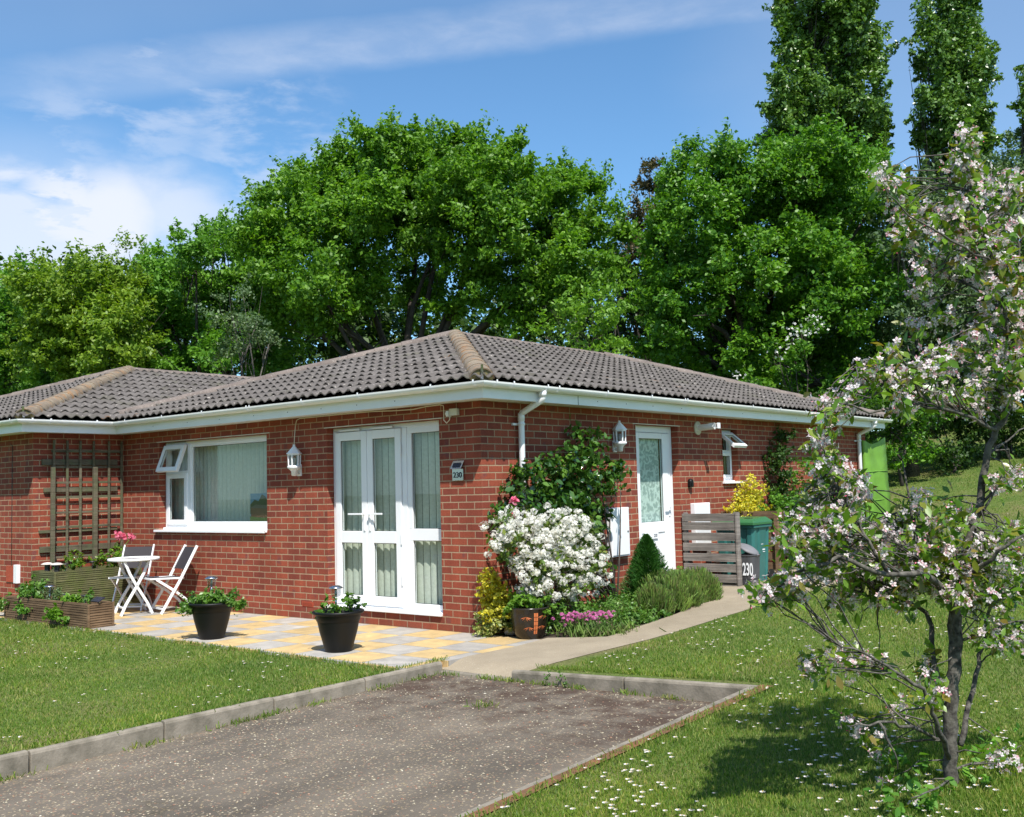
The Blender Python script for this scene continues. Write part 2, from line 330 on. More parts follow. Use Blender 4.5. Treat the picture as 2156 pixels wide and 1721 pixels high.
leafmat('leaf_yellow', [(.62, .52, .02), (.55, .50, .03), (.75, .66, .08), (.30, .36, .04)], .45, .3, .5, 5)
leafmat('leaf_variegated', [(.10, .20, .03), (.30, .36, .10), (.55, .53, .24), (.07, .15, .03)], .45, .3, .5, 6)
leafmat('leaf_herb', [(.06, .16, .02), (.11, .24, .035), (.18, .31, .07)], .4, .35, .5, 8)
leafmat('leaf_conifer', [(.025, .10, .015), (.04, .135, .02), (.06, .17, .03)], .6, .2, .3, 8)
leafmat('leaf_lavender', [(0.138, 0.234, 0.050), (0.193, 0.305, 0.066), (0.138, 0.133, 0.055), (0.083, 0.187, 0.033)], .6, .25, .3, 4)
leafmat('leaf_crab', [(0.081, 0.190, 0.019), (0.137, 0.271, 0.026), (0.209, 0.344, 0.040), (0.241, 0.181, 0.040)], .33, .4, .6, 5)
leafmat('petal_crab', [(.82, .70, .71), (.89, .84, .84), (.85, .76, .78), (.76, .61, .64), (.66, .32, .37)], .6, .4, .3, 6)
leafmat('petal_white', [(.88, .86, .78), (.90, .89, .84), (.86, .85, .74)], .6, .3, .3, 6)
leafmat('petal_pink', [(.60, .14, .36), (.70, .22, .46), (.52, .10, .30)], .6, .3, .3, 6)
leafmat('petal_rose', [(.78, .10, .22), (.85, .2, .32), (.80, .32, .4)], .5, .3, .3, 6)
leafmat('grass_blade', [(0.076, 0.161, 0.018), (0.136, 0.240, 0.030), (0.217, 0.304, 0.055), (0.368, 0.338, 0.123)], .5, .4, .3, .9)
leafmat('daisy_petal', [(.80, .76, .72), (.86, .84, .82), (.8, .66, .66)], .6, .2, .3, 6)
plain('daisy_eye', (.7, .45, .03), .7, .1, 30)
plain('pebble', (.36, .29, .20), .85, .2, 14, .3, col2=(.19, .13, .09))

# ------------------------------------------------------------------ mesh helpers
WLOC = {}
def wloc(o): return WLOC.get(o.name, Vector((0, 0, 0)))
def tag(o, label=None, cat=None, group=None, kind=None):
    for k, v in (('label', label), ('category', cat), ('group', group), ('kind', kind)):
        if v: o[k] = v
    return o
def thing(name, label, cat, loc=(0, 0, 0), group=None, rz=0):
    o = bpy.data.objects.new(name, None); COL.objects.link(o); o.location = loc; o.rotation_euler = (0, 0, rz)
    o.empty_display_size = .1; WLOC[o.name] = Vector(loc); return tag(o, label, cat, group)
def place(name, me, parent=None, origin=None):
    """link a mesh given in world coordinates (or in the thing's own if parent is rotated and local=True)"""
    o = bpy.data.objects.new(name, me); COL.objects.link(o)
    off = wloc(parent) if parent else Vector(origin or (0, 0, 0))
    if off.length > 0: me.transform(Matrix.Translation(-off))
    if parent: o.parent = parent
    else: o.location = off
    WLOC[o.name] = off
    return o
def ident(u, o, z): return (u, o, z)
def TF(u, o, z): return (u, -o, z)             # front wall: along, out, up
def TR(u, o, z): return (o, u, z)              # side wall
def TW(u, o, z): return (u, -1.33-o, z)        # neighbour front wall
def TS(u, o, z): return (-6.84+o, u, z)        # neighbour side wall
class MB:
    def __init__(s, xf=ident): s.v = []; s.f = []; s.m = []; s.sm = []; s.xf = xf; s.mi = 0
    def add(s, vs, fs, smooth=False):
        k = len(s.v); s.v += [s.xf(*p) for p in vs]
        for f in fs: s.f.append([k+i for i in f]); s.m.append(s.mi); s.sm.append(smooth)
        return s
    def box(s, a0, a1, b0, b1, c0, c1):
        vs = [(a, b, c) for a in (a0, a1) for b in (b0, b1) for c in (c0, c1)]
        return s.add(vs, [(0, 1, 3, 2), (4, 6, 7, 5), (0, 4, 5, 1), (2, 3, 7, 6), (0, 2, 6, 4), (1, 5, 7, 3)])
    def bar(s, p, q, w, h, up=(0, 0, 1)):
        p, q = Vector(p), Vector(q); d = (q-p).normalized(); u = Vector(up)
        r = d.cross(u)
        if r.length < 1e-4: r = d.cross(Vector((1, 0, 0)))
        r.normalize(); u = r.cross(d)
        vs = [tuple(e+r*(a*w/2)+u*(b*h/2)) for e in (p, q) for a, b in ((-1, -1), (1, -1), (1, 1), (-1, 1))]
        return s.add(vs, [(0, 1, 2, 3), (7, 6, 5, 4), (0, 4, 5, 1), (1, 5, 6, 2), (2, 6, 7, 3), (3, 7, 4, 0)])
    def tube(s, pts, r, seg=10, cap=True):
        pts = [Vector(p) for p in pts]; n = len(pts); rs = r if hasattr(r, '__len__') else [r]*n
        vs = []; prev = None
        for i, p in enumerate(pts):
            d = (pts[min(i+1, n-1)]-pts[max(i-1, 0)]).normalized()
            a = prev if prev is not None else (Vector((0, 0, 1)) if abs(d.z) < .9 else Vector((1, 0, 0)))
            a = (a-d*a.dot(d)).normalized(); prev = a; b = d.cross(a)
            for k in range(seg):
                t = 2*math.pi*k/seg; vs.append(tuple(p+(a*math.cos(t)+b*math.sin(t))*rs[i]))
        fs = [(i*seg+k, i*seg+(k+1) % seg, (i+1)*seg+(k+1) % seg, (i+1)*seg+k) for i in range(n-1) for k in range(seg)]
        s.add(vs, fs, True)
        if cap:
            k = len(s.v)-len(vs)
            s.f.append([k+i for i in range(seg)][::-1]); s.f.append([k+(n-1)*seg+i for i in range(seg)]); s.m += [s.mi]*2; s.sm += [False]*2
        return s
    def lathe(s, prof, c=(0, 0, 0), seg=28, smooth=True, sx=1, a0=0, a1=2*math.pi):
        full = abs(a1-a0-2*math.pi) < 1e-6; n = seg if full else seg+1
        vs = [(c[0]+r*math.cos(a0+(a1-a0)*k/seg)*sx, c[1]+r*math.sin(a0+(a1-a0)*k/seg), c[2]+z) for r, z in prof for k in range(n)]
        fs = []
        for i in range(len(prof)-1):
            for k in range(seg):
                k2 = (k+1) % n
                fs.append((i*n+k, i*n+k2, (i+1)*n+k2, (i+1)*n+k))
        return s.add(vs, fs, smooth)
    def mesh(s, mats, recalc=True):
        me = bpy.data.meshes.new('m'); me.from_pydata(s.v, [], s.f)
        for m in (mats if isinstance(mats, (list, tuple)) else [mats]): me.materials.append(MATS[m])
        me.polygons.foreach_set('material_index', s.m); me.polygons.foreach_set('use_smooth', s.sm)
        if recalc:
            bm = bmesh.new(); bm.from_mesh(me); bmesh.ops.recalc_face_normals(bm, faces=bm.faces); bm.to_mesh(me); bm.free()
        me.update(); return me
    def build(s, name, mats, parent=None, origin=None, bevel=0, recalc=True):
        me = s.mesh(mats, recalc); o = place(name, me, parent, origin); me.name = name
        if bevel:
            b = o.modifiers.new('bevel', 'BEVEL'); b.width = bevel; b.segments = 2; b.limit_method = 'ANGLE'; b.angle_limit = math.radians(40)
        return o
def npmesh(V, F, mats, midx=None, smooth=False):
    V = np.asarray(V, np.float32); F = np.asarray(F, np.int32); k = F.shape[1]
    me = bpy.data.meshes.new('m'); me.vertices.add(len(V)); me.vertices.foreach_set('co', V.ravel())
    me.loops.add(F.size); me.loops.foreach_set('vertex_index', F.ravel())
    me.polygons.add(len(F)); me.polygons.foreach_set('loop_start', np.arange(0, F.size, k, dtype=np.int32))
    try: me.polygons.foreach_set('loop_total', np.full(len(F), k, np.int32))
    except Exception: pass
    for m in (mats if isinstance(mats, (list, tuple)) else [mats]): me.materials.append(MATS[m])
    if midx is not None: me.polygons.foreach_set('material_index', np.asarray(midx, np.int32))
    if smooth: me.polygons.foreach_set('use_smooth', np.ones(len(F), bool))
    me.update(calc_edges=True); me.validate(); return me
def unit(v): return v/np.maximum(np.linalg.norm(v, axis=-1, keepdims=True), 1e-9)
def frames(nrm, rng, along=None):
    a = rng.normal(size=nrm.shape) if along is None else along
    x = unit(np.cross(a, nrm)); y = np.cross(nrm, x); return x, y
LEAF = (np.array([[0, -.5, 0], [.28, 0, .10], [0, .5, 0], [-.28, 0, .10]]), np.array([[0, 1, 2, 3]]))
LEAFN = (np.array([[0, -.5, 0], [.2, -.2, .05], [.26, .12, .05], [0, .5, -.06], [-.26, .12, .05], [-.2, -.2, .05], [0, -.1, -.03]]),
         np.array([[0, 1, 2, 6], [6, 2, 3, 4], [0, 6, 4, 5]]))
NEEDLE = (np.array([[-.06, -.5, 0], [.06, -.5, 0], [.05, .5, 0], [-.05, .5, 0]]), np.array([[0, 1, 2, 3]]))
def _flower(n, wid, cup):
    v = []; f = []
    for i in range(n):
        a = 2*math.pi*i/n; d = np.array([math.cos(a), math.sin(a), 0]); p = np.array([-math.sin(a), math.cos(a), 0])
        k = len(v); v += [d*.04, d*.3+p*wid+[0, 0, cup*.5], d*.5+[0, 0, cup], d*.3-p*wid+[0, 0, cup*.5]]; f.append([k, k+1, k+2, k+3])
    return np.array(v), np.array(f)
FLOWER5 = _flower(5, .17, .10); FLOWER4 = _flower(4, .2, .04)
def instances(tmpl, P, X, Y, Z, sc, mats, midx=None):
    tv, tf = tmpl; n = len(P); sc = np.broadcast_to(np.asarray(sc, float), (n,))[:, None, None]
    V = P[:, None, :] + sc*(tv[None, :, 0:1]*X[:, None, :]+tv[None, :, 1:2]*Y[:, None, :]+tv[None, :, 2:3]*Z[:, None, :])
    F = tf[None]+(np.arange(n)*len(tv))[:, None, None]
    if midx is not None: midx = np.repeat(midx, len(tf))
    return npmesh(V.reshape(-1, 3), F.reshape(-1, tf.shape[1]), mats, midx)
def clump_points(lobes, per_m2, clump_r, per_clump, rng, inner=.3, flat=.65, spike=.35):
    """points and outward directions of leaves: lobes -> clumps near their skin -> leaves, some strung on outward sprays"""
    C, O, R = [], [], []
    for c, r in lobes:
        r = np.broadcast_to(np.asarray(r, float), (3,)); area = 4*math.pi*(np.mean(r))**2
        n = max(3, int(area*per_m2)); d = unit(rng.normal(size=(n, 3)))
        f = np.where(rng.random(n) < inner, rng.random(n)*.7+.15, 1-np.abs(rng.normal(0, .10, n)))
        C.append(np.asarray(c)+d*r*f[:, None]); O.append(d); R.append(clump_r*rng.uniform(.6, 1.35, n))
    C = np.concatenate(C); O = np.concatenate(O); R = np.concatenate(R); n = len(C)
    k = per_clump; P = np.repeat(C, k, 0); D = np.repeat(O, k, 0); RR = np.repeat(R, k)[:, None]
    g = unit(rng.normal(size=(n*k, 3)))*(rng.random((n*k, 1))**.45); g[:, 2] *= flat
    P = P+g*RR
    spr = rng.random(n*k) < spike; t = rng.random((n*k, 1))
    sd = unit(O+np.array([0, 0, .5])+rng.normal(0, .35, (n, 3))); sd = np.repeat(sd, k, 0)
    P2 = np.repeat(C, k, 0)+sd*RR*(.5+1.0*t)+rng.normal(0, .13, (n*k, 3))*RR
    P = np.where(spr[:, None], P2, P)
    return P, D, C
def foliage(name, lobes, mat, parent, per_m2, clump_r, per_clump, leaf, seed, tmpl=LEAF, flat=.65, spike=.35, inner=.3, upb=.55, maxn=None, sizevar=.35):
    rng = np.random.default_rng(seed)
    P, D, C = clump_points(lobes, per_m2, clump_r, per_clump, rng, inner, flat, spike)
    if maxn and len(P) > maxn: s_ = rng.choice(len(P), maxn, False); P, D = P[s_], D[s_]
    nrm = unit(D*.45+np.array([0, 0, upb])+rng.normal(0, .68, P.shape)); x, y = frames(nrm, rng)
    me = instances(tmpl, P, x, y, nrm, leaf*rng.uniform(1-sizevar, 1+sizevar, len(P)), mat)
    return place(name, me, parent), C
def text_mesh(txt, size, depth, mat, mtx, bold=0.):
    cu = bpy.data.curves.new('t', 'FONT'); cu.body = txt; cu.size = size; cu.extrude = depth; cu.align_x = 'CENTER'; cu.align_y = 'CENTER'; cu.offset = bold
    o = bpy.data.objects.new('t', cu); COL.objects.link(o); me = bpy.data.meshes.new_from_object(o)
    bpy.data.objects.remove(o); bpy.data.curves.remove(cu); me.materials.clear(); me.materials.append(MATS[mat]); me.transform(mtx); return me
def copy_tree(o, parent=None):
    c = o.copy(); COL.objects.link(c); c.parent = parent
    WLOC[c.name] = WLOC.get(o.name, Vector())
    for ch in [q for q in bpy.data.objects if q.parent == o]: copy_tree(ch, c)
    return c

# ------------------------------------------------------------------ ground
def gplane(x, y): return .038*(x-1.56)+.035*(y+1.5)
def sstep(a, b, v):
    t = np.clip((v-a)/(b-a), 0, 1); return t*t*(3-2*t)
def ground(x, y):
    x = np.asarray(x, float); y = np.asarray(y, float)
    right = gplane(np.minimum(x, 14), np.maximum(y, -7))
    bank = .11*np.maximum(0, y-11)*sstep(9, 15, y)
    bank = np.minimum(bank, 2.6)
    left = -.015+0*x
    w = sstep(.7, 1.5, x)
    wl = sstep(-14, -2, y)*0+1
    g = left*(1-w)+right*w
    far = sstep(10.8, 14, y)
    return (g*(1-far)+(right*far))+bank
def grid_lines(a, b, step, extra):
    v = list(np.arange(a, b+1e-6, step))+list(extra); return np.array(sorted(set(round(float(q), 4) for q in v)))
xs = np.unique(np.concatenate([np.array([-300, -150, -80, -50, -35, -25, -20]), grid_lines(-16, 16, .5, [.715, .716, 3.71, 3.711, .80, .802, 1.7, 1.9]), np.array([20, 26, 35, 50, 80, 150, 300])]))
ys = np.unique(np.concatenate([np.array([-300, -150, -80, -50, -35, -25, -18, -14]), grid_lines(-12, 30, .5, [-1.455, -1.456]), np.array([33, 37, 42, 50, 65, 90, 150, 300])]))
def zlawn(x, y):
    z = float(ground(x, y))
    if .7155 < x < 3.7105 and y < -1.4555: z = -.45
    if -8 < x < .8 and -1.88 < y < 0: z -= .05
    if 0 < x < 1.7 and -1.5 <= y < 9: z -= .07
    return z
V = []; F = []; nx = len(xs)
for y in ys:
    for x in xs: V.append((x, y, zlawn(x, y)))
for j in range(len(ys)-1):
    for i in range(nx-1): F.append((j*nx+i, j*nx+i+1, (j+1)*nx+i+1, (j+1)*nx+i))
o = place('lawn', npmesh(V, F, 'lawn_turf', smooth=True)); tag(o, kind='structure')
def sheet(name, poly_rows, mat, zf, kind='structure'):
    """strip between left and right polylines given per y: rows of (y, xl, xr)"""
    V = []; F = []; k = 9
    for y, xl, xr in poly_rows:
        for i in range(k): x = xl+(xr-xl)*i/(k-1); V.append((x, y, zf(x, y)))
    for j in range(len(poly_rows)-1):
        for i in range(k-1): F.append((j*k+i, j*k+i+1, (j+1)*k+i+1, (j+1)*k+i))
    return tag(place(name, npmesh(V, F, mat)), kind=kind)
def interp_rows(keys, step=.15):
    ks = sorted(keys); ya = np.arange(ks[0][0], ks[-1][0]+1e-6, step)
    return [(float(y), float(np.interp(y, [k[0] for k in ks], [k[1] for k in ks])), float(np.interp(y, [k[0] for k in ks], [k[2] for k in ks]))) for y in ya]
def zdrive(x, y): return -.09+.014*(x-.76)+.013*(np.maximum(y, -9)+1.5)
sheet('driveway', interp_rows([(-40, .72, 3.73), (-1.48, .72, 3.73)], .5), 'drive_tarmac', zdrive)
tag(MB().box(-8.6, .70, -1.885, -1.40, -.08, 0).box(-8.6, .765, -1.40, -.60, -.08, 0).box(-8.6, .80, -.60, .02, -.08, 0).build('patio', 'patio_slabs'), kind='structure')
def zpath(x, y):
    z = gplane(x, y)+.004
    t = float(sstep(-1.5, -1.15, y)); lo = -.068
    return lo*(1-t)+max(z, .004)*t
sheet('path', interp_rows([(-1.45, .70, 1.66), (-1.38, .76, 1.68), (-.6, .765, 1.78), (-.58, .80, 1.78), (-.01, .805, 1.86), (.02, .81, 1.87), (.12, 1.38, 1.88), (.6, 1.36, 1.9), (1.63, 1.27, 1.9), (2.77, 1.06, 1.92), (2.95, .99, 1.95), (3.02, .05, 1.96), (9, .02, 2.05)], .09), 'path_concrete', zpath)
MBs = MB(); 
MBs.add([(0, .02, -.03), (1.42, .02, .03), (1.42, 3.03, .12), (0, 3.03, .07)], [(0, 1, 2, 3)])
tag(MBs.build('flower_bed_soil', 'soil', recalc=False), kind='structure')
# kerbs: rounded concrete stones
def kerb(name, p, q, w, zt0, zt1, drop, side):
    p, q = Vector(p), Vector(q); L_ = (q-p).length; d = (q-p).normalized(); nrm = Vector((d.y, -d.x, 0))*side
    m = MB(); n = max(1, round(L_/.915)); pr = [(0, -drop), (0, -.022), (.006, -.008), (.018, 0), (w-.008, 0), (w, -.008), (w, -drop)]
    for i in range(n):
        a, b = i/n*L_+.006, (i+1)/n*L_-.006; jit = random.uniform(-.006, .006)
        vs = []
        for t in (a, b):
            zt = zt0+(zt1-zt0)*t/L_+jit
            for (o_, z_) in pr: c = p+d*t-nrm*o_; vs.append((c.x, c.y, zt+z_))
        k = len(pr); m.add(vs, [(j, j+1, k+j+1, k+j) for j in range(k-1)]+[tuple(range(k))[::-1], tuple(range(k, 2*k))])
    return tag(m.build(name, 'concrete_kerb', bevel=.006), kind='structure')
kerb('kerb', (.76, -1.45, 0), (.76, -24, 0), .055, .005, -.05, .35, -1)
kerb('kerb', (1.56, -1.5, 0), (3.74, -1.5, 0), .06, .01, .092, .4, 1)
kerb('kerb', (.765, -1.5, 0), (1.55, -1.5, 0), .08, -.070, -.066, .3, 1)
m = MB(xf=lambda u, o_, z: (u, o_, z))
for i in range(12):
    y0, y1 = -1.5-i*1.8, -1.5-(i+1)*1.8+.01
    za, zb = .094-.037*(-1.5-y0)*(-1)*-1, .094+.037*(y1+1.5)
    za = max(.094+.037*(y0+1.5), -.035); zb = max(zb, -.035)
    m.add([(3.70, y0, za), (3.745, y0, za), (3.745, y1, zb), (3.70, y1, zb), (3.70, y0, -.3), (3.745, y0, -.3), (3.745, y1, -.3), (3.70, y1, -.3)],
          [(0, 3, 2, 1), (0, 4, 7, 3), (1, 2, 6, 5), (0, 1, 5, 4), (3, 7, 6, 2)])
tag(m.build('drive_edging', 'concrete_kerb'), kind='structure')

plain('rusty_soil', (.20, .085, .035), 1, .3, 9, .6, col2=(.10, .06, .03))
sheet('soil_strip', interp_rows([(-9, 3.735, 3.80), (-3, 3.735, 3.815), (-1.42, 3.735, 3.84)], .12), 'rusty_soil', lambda x, y: float(ground(x, y))+.008)
# ------------------------------------------------------------------ house
def wall_panel(m, U0, U1, Z0, Z1, opens, depth=.14):
    us = sorted({U0, U1, *[o[0] for o in opens], *[o[1] for o in opens]}); zs = sorted({Z0, Z1, *[o[2] for o in opens], *[o[3] for o in opens]})
    for i in range(len(us)-1):
        for j in range(len(zs)-1):
            uc, zc = (us[i]+us[i+1])/2, (zs[j]+zs[j+1])/2
            if any(a < uc < b and c < zc < d for a, b, c, d in opens): continue
            m.add([(us[i], 0, zs[j]), (us[i+1], 0, zs[j]), (us[i+1], 0, zs[j+1]), (us[i], 0, zs[j+1])], [(0, 1, 2, 3)])
    for a, b, c, d in opens:
        for (p, q) in (((a, c), (a, d)), ((b, c), (b, d)), ((a, d), (b, d)), ((a, c), (b, c))):
            m.add([(p[0], 0, p[1]), (q[0], 0, q[1]), (q[0], -depth, q[1]), (p[0], -depth, p[1])], [(0, 1, 2, 3)])
OP_WIN = (-5.93, -3.54, 1.035, 2.242); OP_FD = (-2.41, -.59, .165, 2.242)
OP_DOOR = (2.965, 4.0, .19, 2.242); OP_W2 = (5.235, 5.70, 1.49, 2.242)
house = thing('brick_bungalow', 'red brick bungalow with french doors, white fascia and a hipped brown tile roof', 'house', (0, 0, 0))
m = MB(TF); wall_panel(m, -6.84, 0, -.3, 2.41, [OP_WIN, OP_FD])
m.xf = TR; wall_panel(m, 0, 10.75, -.3, 2.41, [OP_DOOR, OP_W2])
m.xf = ident; m.add([(0, 10.75, -.3), (0, 10.75, 2.41), (-6.84, 10.75, 2.41), (-6.84, 10.75, -.3)], [(0, 1, 2, 3)])
m.build('wall', 'red_brick', house, recalc=False)
nb = thing('brick_bungalow', 'neighbouring brick bungalow with a trellis, set forward at the left', 'house', (-6.84, -1.33, 0))
m = MB(TW); wall_panel(m, -14.2, -6.84, -.3, 2.41, [])
m.xf = TS; wall_panel(m, -1.33, 0, -.3, 2.41, [])
m.xf = ident; m.add([(-6.84, 0, -.3), (-6.84, 0, 2.41), (-6.84, 9.4, 2.41), (-6.84, 9.4, -.3)], [(0, 1, 2, 3)]); m.add([(-14.2, -1.33, -.3), (-14.2, -1.33, 2.41), (-14.2, 9.4, 2.41), (-14.2, 9.4, -.3)], [(0, 1, 2, 3)])
m.build('wall', 'red_brick', nb, recalc=False)
def sweep(m, path, prof, segs=None):
    """profile (out, z) swept along the wall line with mitred corners"""
    n = len(path); rows = []
    for i, p in enumerate(path):
        p = Vector((p[0], p[1])); ds = []
        if i > 0: ds.append((p-Vector(path[i-1][:2])).normalized())
        if i < n-1: ds.append((Vector(path[i+1][:2])-p).normalized())
        ns = [Vector((d.y, -d.x)) for d in ds]
        mv = ns[0] if len(ns) == 1 else (ns[0]+ns[1])/(1+ns[0].dot(ns[1]))
        rows.append([(p.x+mv.x*o, p.y+mv.y*o, z) for o, z in prof])
    k = len(prof)
    for i in (segs if segs is not None else range(n-1)):
        m.add(rows[i]+rows[i+1], [(j, j+1, k+j+1, k+j) for j in range(k-1)])
        if i == 0 or i == n-2:
            r = rows[0] if i == 0 else rows[n-1]
            m.add(r, [tuple(range(k))])
PATH = [(-14.2, -1.33), (-6.84, -1.33), (-6.84, 0), (0, 0), (0, 10.95)]
GP = [(.36+.056*math.sin(t), 2.548-.056*math.cos(t)) for t in np.linspace(-math.pi/2, math.pi/2, 11)]
GPi = [(.36+.052*math.sin(t), 2.549-.051*math.cos(t)) for t in np.linspace(math.pi/2, -math.pi/2, 11)]
for own, sg in ((nb, [0, 1]), (house, [2, 3])):
    m = MB(); sweep(m, PATH, [(.302, 2.56), (.302, 2.388), (.282, 2.388), (.282, 2.40), (0, 2.40)], sg)
    fa = m.build('fascia', 'pvc_fascia', own, recalc=False)
    m = MB(); sweep(m, [*PATH[:-1], (0, 11.1)], GP+GPi, sg); g_ = m.build('gutter', 'gutter_white', own, recalc=False)
    # joint brackets of the gutter
    spots = []
    if own is house:
        spots = [('f', x) for x in (-6.1, -5.2, -4.3, -3.38, -3.32, -2.35, -1.4, -.30, .28)]+[('r', y) for y in (-.22, .05, .62, .82, 1.75, 2.7, 3.5, 3.56, 4.5, 5.4, 6.3, 7.2, 8.1, 9.0, 9.9, 10.35, 10.9)]
    else:
        spots = [('w', x) for x in (-13, -12, -11, -10, -9, -8.05, -6.62)]+[('s', y) for y in (-1.55, -1.3, -.65, -.32)]
    for k, q in spots:
        tf = {'f': TF, 'r': TR, 'w': TW, 's': TS}[k]
        mm = MB(tf); w_ = .011
        pts = [(.36+.066*math.sin(t), 2.549-.064*math.cos(t)) for t in np.linspace(-math.pi/2, math.pi/2+.25, 12)]
        vs = [(q+s_*w_, o_, z_) for s_ in (-1, 1) for o_, z_ in pts]; k_ = len(pts)
        mm.add(vs, [(j, j+1, k_+j+1, k_+j) for j in range(k_-1)])
        mm.build('gutter_bracket', 'pvc_white', g_, recalc=False)
# seams of the fascia cover boards
m = MB(TR); m.box(1.32, 1.326, .3025, .3045, 2.389, 2.49); m.build('fascia_seam', 'gasket', house)
for tf, us in ((TF, (-.95, -1.55, -2.15, -2.75, -3.4, -4.1, -4.8, -5.6)), (TR, (.7, 1.7, 2.3, 2.9, 3.6, 4.4, 5.3, 6.2, 7.1))):
    for u in us: m = MB(tf); m.box(u, u+.010, .3025, .3045, 2.44, 2.450); m.build('fascia_nail', 'grey_plastic', house)
# roofs
TAN = .3254; Z0R = 2.575
def tile_plane(m, O, ud, dd, U, dmax, g=.305, p=.155):
    O, ud, dd = Vector(O), Vector(ud), Vector(dd); k = 0; n = int(U/p*7)
    uu = np.linspace(0, U, n)
    pr = (.5+.5*np.cos(2*math.pi*uu/p))**1.15
    while k*g < dmax-.02:
        d0 = k*g; d1 = min(dmax, d0+g+.05); a, b = [], []
        ja = random.uniform(-.002, .002)
        for i in range(n):
            u0 = min(max(uu[i], d0), U-d0); u1 = min(max(uu[i], d1), U-d1)
            if u0 > u1 and d1 >= dmax: pass
            w0 = O+ud*u0+dd*d0; w1 = O+ud*u1+dd*d1
            zz = Z0R+d0*TAN+.022+ja
            a.append(((w0.x, w0.y, zz+.038*pr[i]-.012), (w0.x, w0.y, zz+.038*pr[i])))
            b.append((w1.x, w1.y, Z0R+d1*TAN+.024*pr[i]))
        base = len(m.v)
        vs = []
        for i in range(n): vs += [a[i][0], a[i][1], b[i]]
        fs = []
        for i in range(n-1):
            if (Vector(a[i][1])-Vector(a[i+1][1])).length < 1e-5 and (Vector(b[i])-Vector(b[i+1])).length < 1e-5: continue
            c = 3*i
            fs += [(c, c+3, c+4, c+1), (c+1, c+4, c+5, c+2)]
        m.add(vs, fs, False); k += 1
def caps(m, A, B, r=.125, L_=.43, lift=.045, seg=9):
    A, B = Vector(A), Vector(B); D = B-A; tot = D.length; d = D.normalized(); h = Vector((-d.y, d.x, 0)).normalized(); up = h.cross(d); up = up if up.z > 0 else -up
    n = max(1, round(tot/L_))
    for i in range(n):
        t0, t1 = i/n*tot, (i+1)/n*tot+.02; rows = []
        for t, rr in ((t0, r+.006), (t1, r-.004)):
            rows.append([A+d*t+h*(rr*math.cos(a))+up*(rr*.78*math.sin(a)-.0)+Vector((0, 0, lift-.075)) for a in np.linspace(-.15, math.pi+.15, seg)])
        m.add([tuple(q) for q in rows[0]+rows[1]], [(j, j+1, seg+j+1, seg+j) for j in range(seg-1)], True)
        rin = [A+d*t0+h*((r-.012)*math.cos(a))+up*((r-.012)*.78*math.sin(a))+Vector((0, 0, lift-.075)) for a in np.linspace(-.15, math.pi+.15, seg)]
        m.add([tuple(q) for q in rows[0]+rin], [(j, j+1, seg+j+1, seg+j) for j in range(seg-1)])
def roof(own, x0, x1, y0, y1):
    w = x1-x0; dm = w/2; L_ = y1-y0; m = MB()
    tile_plane(m, (x0, y0, 0), (1, 0, 0), (0, 1, 0), w, dm)
    tile_plane(m, (x1, y0, 0), (0, 1, 0), (-1, 0, 0), L_, dm)
    tile_plane(m, (x1, y1, 0), (-1, 0, 0), (0, -1, 0), w, dm)
    tile_plane(m, (x0, y1, 0), (0, -1, 0), (1, 0, 0), L_, dm)
    r = m.build('roof', 'roof_tile', own, recalc=False)
    zt = Z0R+dm*TAN; xm = (x0+x1)/2; ze = Z0R+.05
    A, B = (xm, y0+dm, zt), (xm, y1-dm, zt)
    m = MB(); caps(m, A, B, .115); m.build('ridge_tiles', 'ridge_tile', r, recalc=False)
    for c, tip in (((x0+.12, y0+.12, ze), A), ((x1-.12, y0+.12, ze), A), ((x0+.12, y1-.12, ze), B), ((x1-.12, y1-.12, ze), B)):
        m = MB(); caps(m, c, (tip[0], tip[1], tip[2]+.015), .125, .40, .05)
        near = c[0] == x1-.12 and c[1] == y0+.12
        m.build('hip_tiles', 'ridge_lichen' if near else 'ridge_tile', r, recalc=False)
        C, T = Vector(c), Vector(tip); d = (T-C).normalized(); h = Vector((-d.y, d.x, 0)).normalized(); up = h.cross(d); up = up if up.z > 0 else -up
        q = MB(); cc = C+d*.012+Vector((0, 0, -.025)); ring = [tuple(cc+h*(.118*math.cos(a))+up*(.094*math.sin(a))) for a in np.linspace(-.3, math.pi+.3, 14)]
        q.add(ring, [tuple(range(14))]); q.build('mortar_plug', 'mortar_moss', r, recalc=False)
        q = MB(); o_ = C-d*.02+Vector((0, 0, -.04)); q.bar(o_, o_+up*.15, .025, .006, tuple(d)); q.build('hip_iron', 'steel', r)
    # closing slab under the tiles so that no light enters
    m = MB(); a = .08
    P = [(x0+a, y0+a), (x1-a, y0+a), (x1-a, y1-a), (x0+a, y1-a)]; zb = Z0R-.04
    m.add([(p[0], p[1], zb) for p in P]+[(xm, y0+dm, zt-.06), (xm, y1-dm, zt-.06)], [(0, 1, 4), (1, 2, 5, 4), (2, 3, 5), (3, 0, 4, 5)])
    m.build('roof_felt', 'gasket', r, recalc=False)
roof(house, -7.2, .36, -.36, 11.16)
roof(nb, -14.04, -6.48, -1.69, 9.83)

